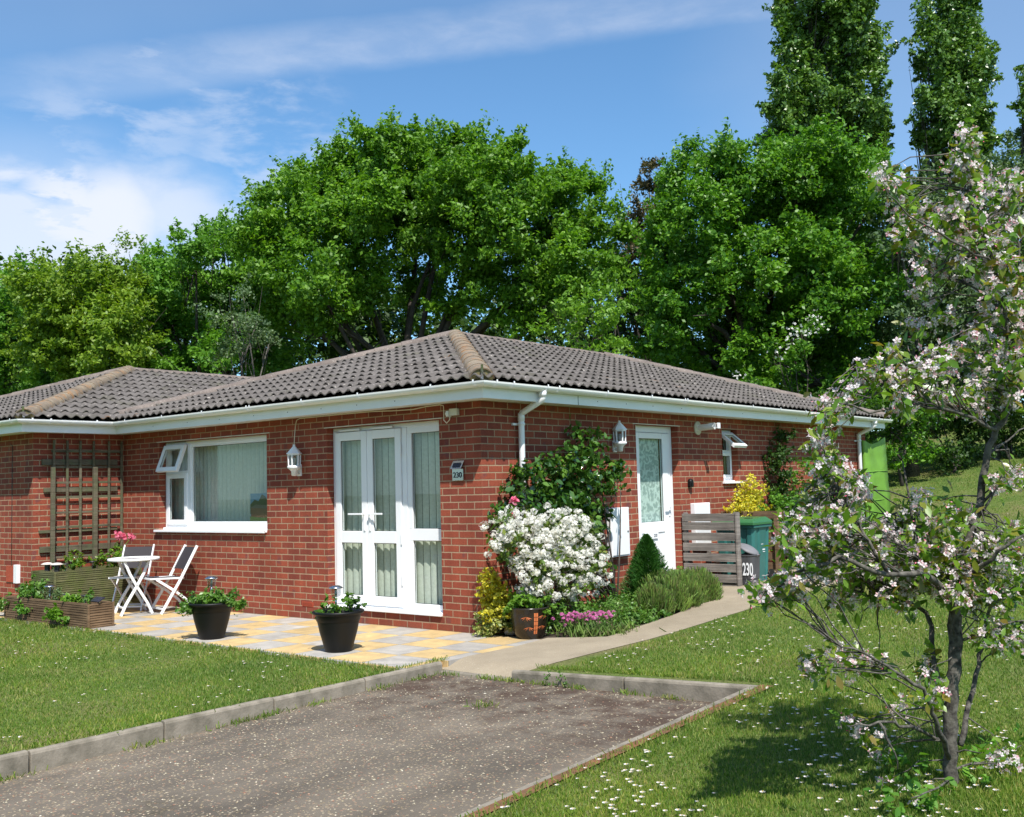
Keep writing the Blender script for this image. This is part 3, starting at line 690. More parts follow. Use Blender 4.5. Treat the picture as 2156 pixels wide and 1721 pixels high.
# windows and doors
def frame(m, u0, u1, z0, z1, w, o0, o1, wb=None, wt=None):
    wb = wb or w; wt = wt or w
    m.box(u0, u0+w, o0, o1, z0, z1); m.box(u1-w, u1, o0, o1, z0, z1)
    m.box(u0+w, u1-w, o0, o1, z0, z0+wb); m.box(u0+w, u1-w, o0, o1, z1-wt, z1)
def pane(xf, u0, u1, z0, z1, o, par, mat='window_glass'):
    g = MB(xf); g.add([(u0, o, z0), (u1, o, z0), (u1, o, z1), (u0, o, z1)], [(0, 1, 2, 3)]); g.build('pane', mat, par, recalc=False)
    e = MB(xf); t = .006
    for a, b, c, d in ((u0, u0+t, z0, z1), (u1-t, u1, z0, z1), (u0+t, u1-t, z0, z0+t), (u0+t, u1-t, z1-t, z1)): e.box(a, b, o+.001, o+.004, c, d)
    e.build('gasket', 'gasket', par)
def blinds(xf, u0, u1, z0, z1, o, par, pitch=.089, ang=-.30, mat='blind_fabric'):
    m = MB(xf); u = u0
    while u < u1:
        a = ang+random.uniform(-.05, .05); w = .0375 if pitch < .1 else .0445
        pts = [(u+w*s_*math.cos(a)+.012*math.sin(a)*(1-s_*s_), o+w*s_*math.sin(a)*.5+.010*(1-s_*s_)) for s_ in (-1, -.5, 0, .5, 1)]
        m.add([(p, q, z0) for p, q in pts]+[(p, q, z1) for p, q in pts], [(i, i+1, 6+i, 5+i) for i in range(4)], True); u += pitch
    m.build('blind', mat, par, recalc=False)
    d = MB(xf); d.add([(u0-.1, o-.25, z0-.1), (u1+.1, o-.25, z0-.1), (u1+.1, o-.25, z1+.1), (u0-.1, o-.25, z1+.1)], [(0, 1, 2, 3)]); d.build('room_shade_sheet', 'grey_plastic', par, recalc=False)  # dark-coloured sheet standing in for the shade of the room behind
# big front window
m = MB(TF); FO = -.10
m.box(-5.925, -3.545, FO-.06, FO, 1.065, 1.11); m.box(-5.925, -3.545, FO-.06, FO, 2.19, 2.24)
m.box(-5.925, -5.87, FO-.06, FO, 1.11, 2.19); m.box(-3.60, -3.545, FO-.06, FO, 1.11, 2.19); m.box(-5.40, -5.325, FO-.06, FO, 1.11, 2.19)
m.box(-5.87, -5.40, FO-.06, FO, 1.79, 1.84)
win = m.build('window', 'pvc_white', house, bevel=.004)
m = MB(TF); frame(m, -5.325, -3.60, 1.11, 2.19, .035, FO-.05, FO-.012); m.build('glazing_bead', 'pvc_white', win, bevel=.003)
m = MB(TF); frame(m, -5.875, -5.395, 1.105, 1.80, .065, FO-.02, FO+.018); sa = m.build('lower_sash', 'pvc_white', win, bevel=.004)
pane(TF, -5.81, -5.46, 1.17, 1.735, FO+.004, win)
pane(TF, -5.29, -3.635, 1.145, 2.155, FO-.03, win)
m = MB(TF); m.box(-6.0, -3.545, -.13, .045, 1.012, 1.036); m.box(-6.0, -3.545, .03, .048, 1.005, 1.036); m.box(-5.925, -3.545, -.15, -.055, 1.036, 1.064); m.build('sill', 'pvc_white', win, bevel=.004)
blinds(TF, -6.35, -3.60, 1.10, 2.22, -.30, win)
def hinged(xf, u0, u1, z0, z1, o, ang):            # top-hung sash pushed out at its foot
    def f(u, q, z):
        dz = z-z1; return xf(u, o+q*math.cos(ang)-dz*math.sin(ang), z1+dz*math.cos(ang)+q*math.sin(ang))
    return f
h = hinged(TF, -5.87, -5.40, 1.82, 2.185, FO+.02, math.radians(21))
m = MB(h); frame(m, -5.885, -5.385, 1.80, 2.185, .062, -.01, .035); cs = m.build('open_casement', 'pvc_white', win, bevel=.004)
pane(h, -5.825, -5.445, 1.86, 2.125, .02, win)
m = MB(TF); m.box(-5.86, -5.42, FO, FO+.022, 2.195, 2.222); m.build('trickle_vent', 'pvc_white', win, bevel=.004)
# flat painted image behind the big pane: sky, trees, a low house, lawn
tagp = thing('picture', 'small flat image of a bungalow and trees behind the right corner of the big window', 'picture', (-3.82, .13, 1.14))
for nm, c in (('sky_blue', (.12, .27, .42)), ('pic_tree', (.02, .035, .015)), ('pic_roof', (.09, .08, .08)), ('pic_brick', (.13, .06, .04)), ('pic_grass', (.06, .10, .03))): plain(nm, c, .6, .1, 30)
m = MB(TF); m.box(-4.07, -3.62, -.155, -.145, 1.14, 1.50); m.build('image_base', 'sky_blue', tagp)
m = MB(TF); m.add([(-4.07, -.142, 1.24), (-4.07, -.142, 1.36), (-3.98, -.142, 1.42), (-3.9, -.142, 1.40), (-3.83, -.142, 1.49), (-3.76, -.142, 1.46), (-3.7, -.142, 1.38), (-3.62, -.142, 1.42), (-3.62, -.142, 1.24)], [tuple(range(9))]); m.build('painted_trees', 'pic_tree', tagp, recalc=False)
m = MB(TF); m.add([(-4.07, -.139, 1.32), (-3.95, -.139, 1.36), (-3.62, -.139, 1.345), (-3.62, -.139, 1.305), (-4.07, -.139, 1.315)], [tuple(range(5))]); m.build('painted_roof', 'pic_roof', tagp, recalc=False)
m = MB(TF); m.add([(-4.05, -.138, 1.20), (-4.05, -.138, 1.315), (-3.62, -.138, 1.305), (-3.62, -.138, 1.19)], [(0, 1, 2, 3)]); m.build('painted_house', 'pic_brick', tagp, recalc=False)
m = MB(TF); m.add([(-4.07, -.137, 1.14), (-4.07, -.137, 1.21), (-3.85, -.137, 1.19), (-3.62, -.137, 1.20), (-3.62, -.137, 1.14)], [tuple(range(5))]); m.build('painted_lawn', 'pic_grass', tagp, recalc=False)
# french doors
m = MB(TF); FO = -.10
m.box(-2.405, -2.355, FO-.06, FO, .165, 2.24); m.box(-.645, -.595, FO-.06, FO, .165, 2.24); m.box(-1.255, -1.185, FO-.06, FO+.004, .165, 2.19)
m.box(-2.355, -.645, FO-.06, FO, 2.19, 2.24); m.box(-2.355, -.645, FO-.06, FO, .165, .195)
fd = m.build('french_door', 'pvc_white', house, bevel=.004)
m = MB(TF); m.box(-2.44, -.592, FO, .03, .15, .185); m.build('sill', 'pvc_white', fd, bevel=.004)
for (a, b) in ((-2.352, -1.815), (-1.808, -1.26)):
    m = MB(TF); o0, o1 = FO-.03, FO+.022
    s_ = .092
    m.box(a, a+s_, o0, o1, .20, 2.185); m.box(b-s_, b, o0, o1, .20, 2.185)
    m.box(a+s_, b-s_, o0, o1, .20, .305); m.box(a+s_, b-s_, o0, o1, .90, 1.035); m.box(a+s_, b-s_, o0, o1, 2.085, 2.185)
    m.build('door_leaf', 'pvc_white', fd, bevel=.005)
    pane(TF, a+s_, b-s_, .305, .90, FO, fd); pane(TF, a+s_, b-s_, 1.035, 2.085, FO, fd)
m = MB(TF); m.box(-1.185, -.645, FO-.05, FO-.005, .195, .25); m.box(-1.185, -.645, FO-.05, FO-.005, .935, 1.065); m.box(-1.185, -.645, FO-.05, FO-.005, 2.12, 2.19)
m.box(-1.185, -1.115, FO-.05, FO-.005, .25, .935); m.box(-1.185, -1.115, FO-.05, FO-.005, 1.065, 2.12); m.box(-.665, -.645, FO-.05, FO-.005, .25, .935); m.box(-.665, -.645, FO-.05, FO-.005, 1.065, 2.12)
m.build('side_light', 'pvc_white', fd, bevel=.004)
pane(TF, -1.115, -.665, .25, .935, FO-.03, fd); pane(TF, -1.115, -.665, 1.065, 2.12, FO-.03, fd)
for u0, u1, pl in ((-1.93, -2.09, -1.855), (-1.70, -1.53, -1.765)):
    m = MB(TF); m.box(pl-.014, pl+.014, FO+.022, FO+.032, 1.04, 1.27); m.tube([(pl, FO+.03, 1.232), (pl, FO+.062, 1.232)], .009, 8); m.bar((pl, FO+.062, 1.232), (u1, FO+.062, 1.232), .016, .02)
    m.build('door_handle', 'pvc_white', fd, bevel=.002)
for z in (1.95, .95, .5): m = MB(TF); m.box(-1.268, -1.248, FO+.022, FO+.034, z-.06, z+.06); m.build('hinge', 'pvc_white', fd, bevel=.002)
for a, b in ((-2.26, -1.92), (-1.72, -1.38)): m = MB(TF); m.box(a, b, FO, FO+.03, 2.195, 2.218); m.build('trickle_vent', 'pvc_white', fd, bevel=.003)
blinds(TF, -2.70, -.60, .22, 2.2, -.22, fd, .105, -.30)
# entrance door on the side wall
m = MB(TR); FO = -.10
m.box(2.97, 3.04, FO-.06, FO, .19, 2.24); m.box(3.925, 3.995, FO-.06, FO, .19, 2.24); m.box(3.04, 3.925, FO-.06, FO, 2.155, 2.24); m.box(3.04, 3.925, FO-.06, FO, .19, .23)
ed = m.build('front_door', 'pvc_white', house, bevel=.004)
m = MB(TR); o0, o1 = FO-.035, FO+.012; a, b = 3.045, 3.92
m.box(a, a+.13, o0, o1, .235, 2.15); m.box(b-.18, b, o0, o1, .235, 2.15); m.box(a+.13, b-.18, o0, o1, 2.075, 2.15); m.box(a+.13, b-.18, o0, o1, .86, 1.0); m.box(a+.13, b-.18, o0, o1, .235, .36)
m.box(a+.13, b-.18, o0, o1-.012, .36, .86); m.box(a+.19, b-.24, o0, o1-.004, .42, .78)
m.build('door_leaf', 'pvc_white', ed, bevel=.006)
pane(TR, a+.13, b-.18, 1.0, 2.075, FO-.01, ed)
m = MB(TR); m.add([(a+.13, FO-.05, 1.0), (b-.18, FO-.05, 1.0), (b-.18, FO-.05, 2.075), (a+.13, FO-.05, 2.075)], [(0, 1, 2, 3)]); m.build('lace_curtain', 'lace_fabric', ed, recalc=False)
m = MB(TR); m.box(b-.075, b-.045, o1, o1+.01, 1.06, 1.27); m.tube([(b-.06, o1+.01, 1.19), (b-.06, o1+.05, 1.19)], .009, 8); m.bar((b-.06, o1+.05, 1.19), (b-.20, o1+.05, 1.19), .016, .02); m.build('door_handle', 'pvc_white', ed, bevel=.002)
m = MB(TR); m.box(3.22, 3.545, o1+.002, o1+.014, .785, .865); npl = m.build('letter_plate', 'paint_white', ed, bevel=.003)
def wallmtx(tf, u, o, z):      # text plane on a wall
    p = Vector(tf(u, o, z)); ex = Vector(tf(1, 0, 0))-Vector(tf(0, 0, 0)); en = Vector(tf(0, 1, 0))-Vector(tf(0, 0, 0))
    R = Matrix((ex, (0, 0, 1), en)).transposed().to_4x4(); R.translation = p; return R
place('plate_number', text_mesh('230', .055, .001, 'ink_dark', wallmtx(TR, 3.47, o1+.0155, .825)), ed)
m = MB(TR); m.box(3.04, 3.93, FO, -.03, .17, .20); m.build('threshold', 'pvc_white', ed)
# little side window
m = MB(TR); frame(m, 5.24, 5.695, 1.51, 2.24, .05, FO-.06, FO); m.box(5.29, 5.645, FO-.06, FO, 1.90, 1.95)
w2 = m.build('window', 'pvc_white', house, bevel=.004)
m = MB(TR); frame(m, 5.28, 5.655, 1.55, 1.91, .045, FO-.01, FO+.018); m.build('lower_sash', 'pvc_white', w2, bevel=.004)
pane(TR, 5.325, 5.61, 1.595, 1.865, FO+.006, w2)
h = hinged(TR, 5.28, 5.655, 1.93, 2.18, FO+.02, math.radians(50))
m = MB(h); frame(m, 5.275, 5.66, 1.865, 2.18, .055, -.01, .035); m.build('open_casement', 'pvc_white', w2, bevel=.004)
pane(h, 5.33, 5.605, 1.92, 2.125, .02, w2)
m = MB(TR); m.box(5.31, 5.62, FO, FO+.02, 2.19, 2.218); m.build('trickle_vent', 'pvc_white', w2, bevel=.003)
m = MB(TR); m.box(5.20, 5.74, -.13, .045, 1.465, 1.492); m.box(5.24, 5.695, -.15, -.06, 1.492, 1.508); m.build('sill', 'pvc_white', w2, bevel=.004)
blinds(TR, 5.27, 5.95, 1.53, 2.22, -.22, w2)
for tf, a, b in ((TF, -2.45, -.55), (TF, -5.99, -3.48), (TR, 2.90, 4.06)): m = MB(tf); m.box(a, b, -.002, .004, 2.243, 2.253); m.build('lintel', 'soffit_cream', house)
m = MB(TF); m.box(-2.885, -2.68, -.01, .003, .14, .20)
for i in range(5): m.box(-2.87, -2.695, .003, .006, .147+i*.0105, .152+i*.0105)
m.build('air_vent', 'terracotta_vent', house)
# downpipes
def downpipe(y, zb, own):
    dp = thing('_', '', '') if False else None
    m = MB(); c = .36
    m.tube([(c, y, 2.50), (c, y, 2.425), (c-.012, y, 2.405), (.075, y, 2.285), (.06, y, 2.265), (.06, y, 2.22), (.06, y, zb)], .034, 14)
    m.tube([(c, y, 2.50), (c, y, 2.44)], .042, 14)
    m.tube([(.062, y, 2.285), (.06, y, 2.20)], .038, 14)
    p = m.build('downpipe', 'pvc_white', own)
    for z in (2.165, 1.1):
        q = MB(TR); q.tube([(y, .06, z-.014), (y, .06, z+.014)], .040, 14); q.box(y-.10, y+.02, .004, .024, z-.012, z+.012); q.build('pipe_clip', 'pvc_white', p)
downpipe(.60, .02, house); downpipe(10.28, .15, house)

# ------------------------------------------------------------------ things on the walls
def wall_lantern(tf, u, zc, label, out_):
    loc = tf(u, 0, zc-.2)
    t = thing('wall_lantern', label, 'lantern', loc, 'white coach lanterns on the brick walls')
    def lf(x, y, z): return tf(u+x*1.18, out_+y*1.18, zc+z)
    m = MB(lf)
    m.lathe([(.0, .19), (.012, .19), (.014, .165), (.02, .16), (.045, .125), (.062, .105), (.066, .095), (.078, .085), (.080, .075), (.06, .07)], seg=6, smooth=False); m.build('roof_cap', 'paint_white', t, bevel=.002)
    m = MB(lf)
    for i in range(6):
        a = math.pi/3*i; x, y = .058*math.cos(a), .058*math.sin(a); m.bar((x, y, -.075), (x*1.08, y*1.08, .08), .011, .011)
        a2 = a+math.pi/3; x2, y2 = .058*math.cos(a2), .058*math.sin(a2)
        m.bar((x, y, -.07), (x2, y2, -.07), .012, .014); m.bar((x*1.08, y*1.08, .066), (x2*1.08, y2*1.08, .066), .012, .012)
    m.build('lantern_frame', 'paint_white', t)
    m = MB(lf); m.lathe([(.052, -.07), (.056, .07)], seg=6, smooth=False); m.build('lamp_glass', 'lamp_glass', t, recalc=False)
    m = MB(lf); m.lathe([(0, -.072), (.070, -.072), (.072, -.09), (.05, -.11), (.032, -.135), (.028, -.185), (0, -.19)], seg=12); m.build('base', 'paint_white', t)
    m = MB(lf); m.lathe([(0, .03), (.018, .03), (.02, -.03), (.012, -.07)], seg=10); m.build('bulb', 'stone_white', t)
    m = MB(tf); m.box(u-.035, u+.035, .0, .018, zc-.19, zc-.05); m.tube([(u, .018, zc-.16), (u, out_, zc-.16)], .014, 8); m.build('wall_bracket', 'paint_white', t)
    return t
wall_lantern(TF, -2.90, 1.885, 'white lantern hung by a cable between the window and the french doors', .085)
wall_lantern(TR, 2.47, 2.075, 'white lantern left of the front door, partly behind the climbing rose', .085)
ob = thing('junction_box', 'small cream junction box on the wall under the eaves by the corner', 'junction box', (-.37, 0, 2.25))
m = MB(TF); m.box(-.40, -.29, 0, .045, 2.262, 2.335); m.build('box', 'soffit_cream', ob, bevel=.004)
m = MB(TF); m.box(-.445, -.405, 0, .05, 2.255, 2.315); m.tube([(-.425, .05, 2.285), (-.425, .06, 2.285)], .02, 10); m.build('switch', 'paint_white', ob, bevel=.004)
m = MB(TF)
pts = [(-.375, .055, 2.262), (-.385, .055, 2.215), (-.43, .05, 2.185), (-.48, .04, 2.22), (-.485, .03, 2.30), (-.50, .02, 2.375), (-.55, .02, 2.39), (-.75, .02, 2.385), (-.95, .02, 2.368), (-1.2, .02, 2.372), (-1.6, .02, 2.388), (-2.2, .02, 2.39), (-2.87, .02, 2.388), (-2.93, .02, 2.37), (-2.94, .03, 2.3), (-2.93, .05, 2.2), (-2.90, .085, 2.075)]
m.tube(pts, .0055, 6); tag(m.build('cable', 'cream_cable'), 'cream cable running under the eaves from the junction box to the lantern', 'cable')
# solar house number
t = thing('house_number_sign', 'steel solar house number sign reading 230 beside the french doors', 'sign', (-.32, 0, 1.57))
m = MB(TF); m.box(-.395, -.24, .012, .022, 1.575, 1.70); m.build('number_plate', 'steel', t, bevel=.003)
m = MB(TF); m.add([(-.395, .022, 1.70), (-.24, .022, 1.70), (-.24, .0, 1.785), (-.395, .0, 1.785), (-.395, .055, 1.70), (-.24, .055, 1.70)], [(4, 5, 2, 3), (0, 1, 5, 4)]); m.build('panel_hood', 'steel', t, recalc=False)
m = MB(TF); m.add([(-.37, .050, 1.716), (-.265, .050, 1.716), (-.265, .0225, 1.763), (-.37, .0225, 1.763)], [(0, 1, 2, 3)]); m.build('solar_cell', 'ink_dark', t, recalc=False)
place('number', text_mesh('230', .082, .0015, 'ink_dark', wallmtx(TF, -.3175, .0245, 1.632), .001), t)
def meter_box(u0, u1, z0, z1, label):
    t = thing('meter_box', label, 'meter box', TR((u0+u1)/2, 0, z0), 'white meter boxes on the side wall')
    m = MB(TR); m.box(u0, u1, 0, .07, z0, z1); m.build('case', 'paint_white', t, bevel=.006)
    m = MB(TR); m.box(u0+.018, u1-.018, .071, .078, z0+.018, z1-.018); m.build('door', 'paint_white', t, bevel=.003)
    m = MB(TR); m.tube([(u1-.05, .078, (z0+z1)/2), (u1-.05, .084, (z0+z1)/2)], .012, 8); m.build('lock', 'grey_plastic', t)
meter_box(2.245, 2.64, .63, 1.215, 'tall white meter box left of the front door beside the climbing rose')
meter_box(4.26, 4.68, .60, 1.215, 'white meter box behind the top of the slatted screen')
t = thing('flue_pipe', 'white flue pipe sticking out of the wall right of the front door', 'flue', TR(4.53, 0, 2.14))
m = MB(TR); m.tube([(4.53, 0, 2.235), (4.53, .015, 2.235), (4.53, .03, 2.235)], [.095, .095, .06], 20); m.build('flange', 'soffit_cream', t)
m = MB(TR); m.tube([(4.53, .02, 2.235), (4.53, .27, 2.25)], .045, 18, False); m.tube([(4.53, .02, 2.235), (4.53, .25, 2.25)], .036, 18); m.build('pipe', 'paint_white', t)
m = MB(TR)
for i in range(4):
    a = math.pi/4+math.pi/2*i; m.bar((4.53+.035*math.cos(a), .26, 2.25+.035*math.sin(a)), (4.53+.035*math.cos(a), .33, 2.253+.035*math.sin(a)), .016, .006)
m.box(4.49, 4.57, .328, .334, 2.215, 2.29); m.build('end_guard', 'paint_white', t)
t = thing('key_safe', 'black key safe on the brick between front door and side window', 'key safe', TR(4.25, 0, 1.42))
m = MB(TR); m.tube([(4.25, .0, 1.50), (4.25, .045, 1.50), (4.25, .055, 1.50)], [.045, .045, .03], 16); m.box(4.205, 4.295, 0, .05, 1.43, 1.52); m.build('cover', 'black_plastic', t, bevel=.012)
m = MB(TR); m.box(4.225, 4.275, .05, .06, 1.44, 1.50); m.build('flap', 'black_plastic', t, bevel=.004)
# neighbour's wall fittings
t = thing('outdoor_socket', 'white outdoor socket box with a brown plate on the left wall', 'socket', TW(-7.25, 0, .35))
m = MB(TW); m.box(-7.27, -7.17, 0, .05, .37, .62); m.build('box', 'paint_white', t, bevel=.004)
m = MB(TW); m.box(-7.56, -7.28, 0, .012, .38, .60); m.build('plate', 'terracotta_vent', t)
m = MB(TW); m.tube([(-7.42, .006, .60), (-7.42, .006, 1.3), (-7.43, .006, 2.25), (-7.5, .006, 2.28)], .004, 5); tag(m.build('cable', 'dark_metal'), 'thin dark cable running up the left bungalow wall', 'cable')
# ------------------------------------------------------------------ trellis, planters, garden furniture
t = thing('trellis', 'weathered wooden trellis in the corner between the two bungalows', 'trellis', (-6.84, -.6, .4))
for i, (y, w_, z0, z1) in enumerate(((-1.10, .055, .62, 1.93), (-.49, .06, .45, 1.93))):
    m = MB(TS); m.box(y-w_/2, y+w_/2, .075, .11, z0, z1); m.build('post', 'wood_trellis', t, bevel=.003)
for y in (-1.075, -.885, -.695, -.50, -.27, -.075): m = MB(TS); m.box(y-.016, y+.016, .058, .074, .46, 2.30); m.build('upright_lath', 'wood_trellis', t, bevel=.002)
for z in (2.15, 1.93, 1.72, 1.52, 1.31, 1.11, .91, .705): m = MB(TS); m.box(-1.10, -.05, .038, .055, z-.015, z+.015); m.build('cross_lath', 'wood_trellis', t, bevel=.002)
for z, a, h_ in ((2.0, -1.22, .04), (1.62, -1.19, .03), (1.06, -1.25, .02), (.82, -1.24, .04)): m = MB(TS); m.box(a, -.12, .004, .036, z-h_, z+h_); m.build('batten', 'wood_trellis', t, bevel=.002)
def planter(name, label, x0, x1, y0, y1, h, mat, nb_, loc):
    t = thing(name, label, 'planter', loc)
    m = MB(); bh = h/nb_
    def side(axis, a0, a1, c, sgn):
        for b in range(nb_):
            z0, z1 = b*bh+.003, (b+1)*bh-.003; ng = 5; st = (z1-z0)/ng
            def q(u, o, z): return (u, c+sgn*o, z) if axis == 0 else (c+sgn*o, u, z)
            pts = []
            for k in range(ng): pts += [(.0, z0+k*st+.005), (.0, z0+(k+1)*st-.005), (-.014, z0+(k+1)*st-.002), (-.014, z0+(k+1)*st+.002)]
            pts = [(0, z0)]+pts[1:-1]+[(0, z1)]
            m.add([q(a0, o, z) for o, z in pts]+[q(a1, o, z) for o, z in pts], [(i, i+1, len(pts)+i+1, len(pts)+i) for i in range(len(pts)-1)])
            m.add([q(a0, 0, z1), q(a1, 0, z1), q(a1, -.028, z1), q(a0, -.028, z1)], [(0, 1, 2, 3)])
            m.add([q(a0, -.028, z0), q(a1, -.028, z0), q(a1, -.028, z1), q(a0, -.028, z1)], [(0, 1, 2, 3)])
    side(0, x0, x1, y0, -1); side(0, x0, x1, y1, 1); side(1, y0, y1, x0, -1); side(1, y0, y1, x1, 1)
    m.build('boards', mat, t, recalc=False)
    for cx, cy in ((x0, y0), (x1, y0), (x1, y1), (x0, y1)): m = MB(); m.box(cx-.012, cx+.012, cy-.012, cy+.012, 0, h-.004); m.build('corner_post', mat, t)
    m = MB(); m.box(x0+.03, x1-.03, y0+.03, y1-.03, .02, h-.05); m.build('soil', 'soil', t)
planter('wooden_planter', 'low brown grooved wooden planter at the edge of the patio and lawn', -6.43, -4.40, -1.87, -1.565, .285, 'wood_brown', 2, (-5.4, -1.7, 0))
planter('wooden_planter', 'tall green stained wooden planter below the trellis', -6.80, -6.2, -1.345, -.12, .555, 'wood_green', 4, (-6.5, -.75, 0))
def herb(label, lobes, n, leaf, seed, mat='leaf_herb', name='leafy_plant', group=None, cr=.06, pc=26, per=60, cat='plant', tm=LEAFN, spike=.3):
    t = thing(name, label, cat, tuple(np.asarray(lobes[0][0])-[0, 0, np.max(lobes[0][1])*.8]), group)
    foliage('foliage', lobes, mat, t, per, cr, pc, leaf, seed, tm, spike=spike, maxn=n)
    return t
g1 = 'plants growing in the low brown planter'
herb('bushy green plant at the left end of the low planter', [((-6.05, -1.72, .34), .12), ((-5.85, -1.74, .35), .11), ((-6.2, -1.7, .32), .09)], 900, .05, 1, group=g1)
herb('small grey-green plant in the middle of the low planter', [((-5.55, -1.72, .31), .09), ((-5.38, -1.72, .30), .07)], 700, .035, 2, 'leaf_willow', group=g1)
herb('light green plant near the right end of the low planter', [((-5.05, -1.73, .31), .10), ((-4.92, -1.76, .26), .08)], 600, .05, 3, 'leaf_fresh', group=g1)
herb('small plant between the black lamp and the solar panel in the low planter', [((-4.66, -1.70, .30), .09)], 350, .045, 4, group=g1)
g2 = 'trailing plants growing through the low planter front'
herb('trailing strawberry tuft at the left of the low planter front', [((-6.36, -1.92, .20), (.08, .05, .06))], 220, .045, 5, group=g2)
herb('dark trailing tuft left of centre on the low planter front', [((-6.0, -1.93, .18), (.13, .05, .06)), ((-5.88, -1.93, .13), .05)], 420, .045, 6, 'leaf_mid', group=g2)
herb('bright trailing tuft hanging down the right half of the low planter front', [((-4.98, -1.94, .18), (.14, .06, .07)), ((-5.1, -1.95, .09), (.05, .04, .08)), ((-4.85, -1.94, .12), .05)], 700, .05, 7, 'leaf_fresh', group=g2)
herb('leafy patch outside the far left end of the low planter', [((-6.75, -1.75, .12), (.2, .12, .12))], 500, .05, 8, 'leaf_herb')
g3 = 'plants growing in the tall green planter'
herb('reddish green plant in the middle of the tall planter', [((-6.42, -.98, .64), (.09, .1, .08)), ((-6.42, -.86, .68), .07)], 300, .05, 9, 'leaf_crab', group=g3)
herb('small low plant at the left of the tall planter', [((-6.36, -1.12, .59), (.08, .1, .04))], 200, .04, 10, group=g3)
herb('sparse bronze plant at the right of the tall planter', [((-6.42, -.62, .65), (.08, .09, .1)), ((-6.42, -.45, .62), .08)], 260, .05, 12, 'leaf_crab', group=g3)
t = thing('pink_geranium', 'pink flowering geranium above the tall planter behind the round table', 'flower', (-6.35, -.42, .55), g3)
foliage('foliage', [((-6.35, -.45, .74), (.07, .09, .12)), ((-6.33, -.33, .68), .07)], 'leaf_fresh', t, 60, .05, 18, .05, 13, LEAFN, maxn=260)
m = MB()
for p in ((-6.33, -.37, .97), (-6.3, -.21, .93), (-6.35, -.31, .95)): m.tube([(-6.35, -.42, .62), ((p[0]-6.35)/2, (p[1]-.42)/2, .8), p], .005, 5)
m.build('stem', 'leaf_herb', t)
rg = np.random.default_rng(14); P = np.concatenate([np.array([-6.33, -.37, .975])+rg.normal(0, .028, (60, 3)), np.array([-6.35, -.30, .955])+rg.normal(0, .02, (40, 3)), np.array([-6.3, -.20, .94])+rg.normal(0, .022, (40, 3))])
nn_ = unit(rg.normal(size=P.shape)); x, y = frames(nn_, rg); place('blossom', instances(FLOWER5, P, x, y, nn_, .045, 'petal_rose'), t)
# lamps
def solar_light(label, x, y, z0, h, style, group):
    t = thing('solar_light', label, 'solar light', (x, y, z0), group)
    def lf(a, b, c): return (x+a, y+b, z0+c)
    m = MB(lf)
    if style == 'steel':
        m.tube([(0, 0, 0), (0, 0, h-.075)], .011, 10); m.build('post', 'steel', t)
        m = MB(lf); m.lathe([(0, h-.004), (.036, h-.007), (.064, h-.022), (.070, h-.030), (.064, h-.034), (0, h-.034)], seg=20); m.build('cap', 'steel', t)
        m = MB(lf); m.lathe([(.048, h-.034), (.042, h-.105), (.014, h-.112)], seg=16); m.build('lamp_glass', 'lamp_glass', t, recalc=False)
        m = MB(lf); m.lathe([(0, h-.04), (.01, h-.04), (.012, h-.085), (0, h-.085)], seg=10); m.build('diffuser', 'paint_white', t)
    else:
        m.tube([(0, 0, 0), (0, 0, h-.06)], .008, 8); m.build('post', 'dark_metal', t)
        m = MB(lf); m.lathe([(0, h), (.03, h-.002), (.046, h-.012), (.046, h-.018), (0, h-.018)], seg=18); m.build('cap', 'dark_metal', t)
        m = MB(lf); m.lathe([(.034, h-.018), (.022, h-.075), (0, h-.078)], seg=14); m.build('lamp_glass', 'lamp_glass', t, recalc=False)
gs = 'solar stake lights in the pots and planters'
solar_light('steel solar light in the black pot nearest the round table', -2.40, -1.60, .33, .32, 'steel', gs)
solar_light('steel solar light in the black pot in front of the french doors', -.56, -1.50, .33, .285, 'steel', gs)
solar_light('steel solar light in the glazed pot with orange bamboo', .545, .07, .28, .315, 'steel', gs)
solar_light('steel solar light among the plants of the low planter', -5.63, -1.70, .22, .23, 'steel', gs)
gd = 'dark solar lights in the planters'
solar_light('dark solar light outside the left end of the low planter', -6.52, -1.62, .1, .30, 'dark', gd)
solar_light('dark solar light left of centre in the low planter', -5.26, -1.68, .2, .15, 'dark', gd)
solar_light('dark solar light near the solar panel in the low planter', -4.82, -1.68, .2, .155, 'dark', gd)
solar_light('dark solar light at the left of the tall planter', -6.4, -1.10, .5, .145, 'dark', gd)
solar_light('dark solar light in the middle of the tall planter', -6.4, -.72, .5, .15, 'dark', gd)
for x, y, l_ in ((-6.55, -1.27, 'left of the two mushroom caps on the tall planter corner'), (-6.33, -1.25, 'right of the two mushroom caps on the tall planter corner')):
    t = thing('mushroom_light', l_, 'garden light', (x, y, .5), 'mushroom shaped lights on the tall planter')
    m = MB(); m.lathe([(0, .665), (.04, .66), (.078, .643), (.082, .636), (.03, .634), (0, .634)], (x, y, 0), 18); m.build('cap', 'stone_white', t)
    m = MB(); m.lathe([(.036, .636), (.034, .5)], (x, y, 0), 12); m.build('stem', 'dark_metal', t, recalc=False)
t = thing('solar_charger', 'small tilted solar panel at the right end of the low planter', 'solar panel', (-4.47, -1.70, .24))
m = MB(); m.add([(-4.56, -1.76, .30), (-4.38, -1.76, .30), (-4.38, -1.68, .345), (-4.56, -1.68, .345), (-4.56, -1.755, .29), (-4.38, -1.755, .29), (-4.38, -1.67, .335), (-4.56, -1.67, .335)], [(0, 1, 2, 3), (7, 6, 5, 4), (0, 4, 5, 1), (1, 5, 6, 2), (2, 6, 7, 3), (3, 7, 4, 0)]); m.build('panel', 'ink_dark', t)
m = MB()
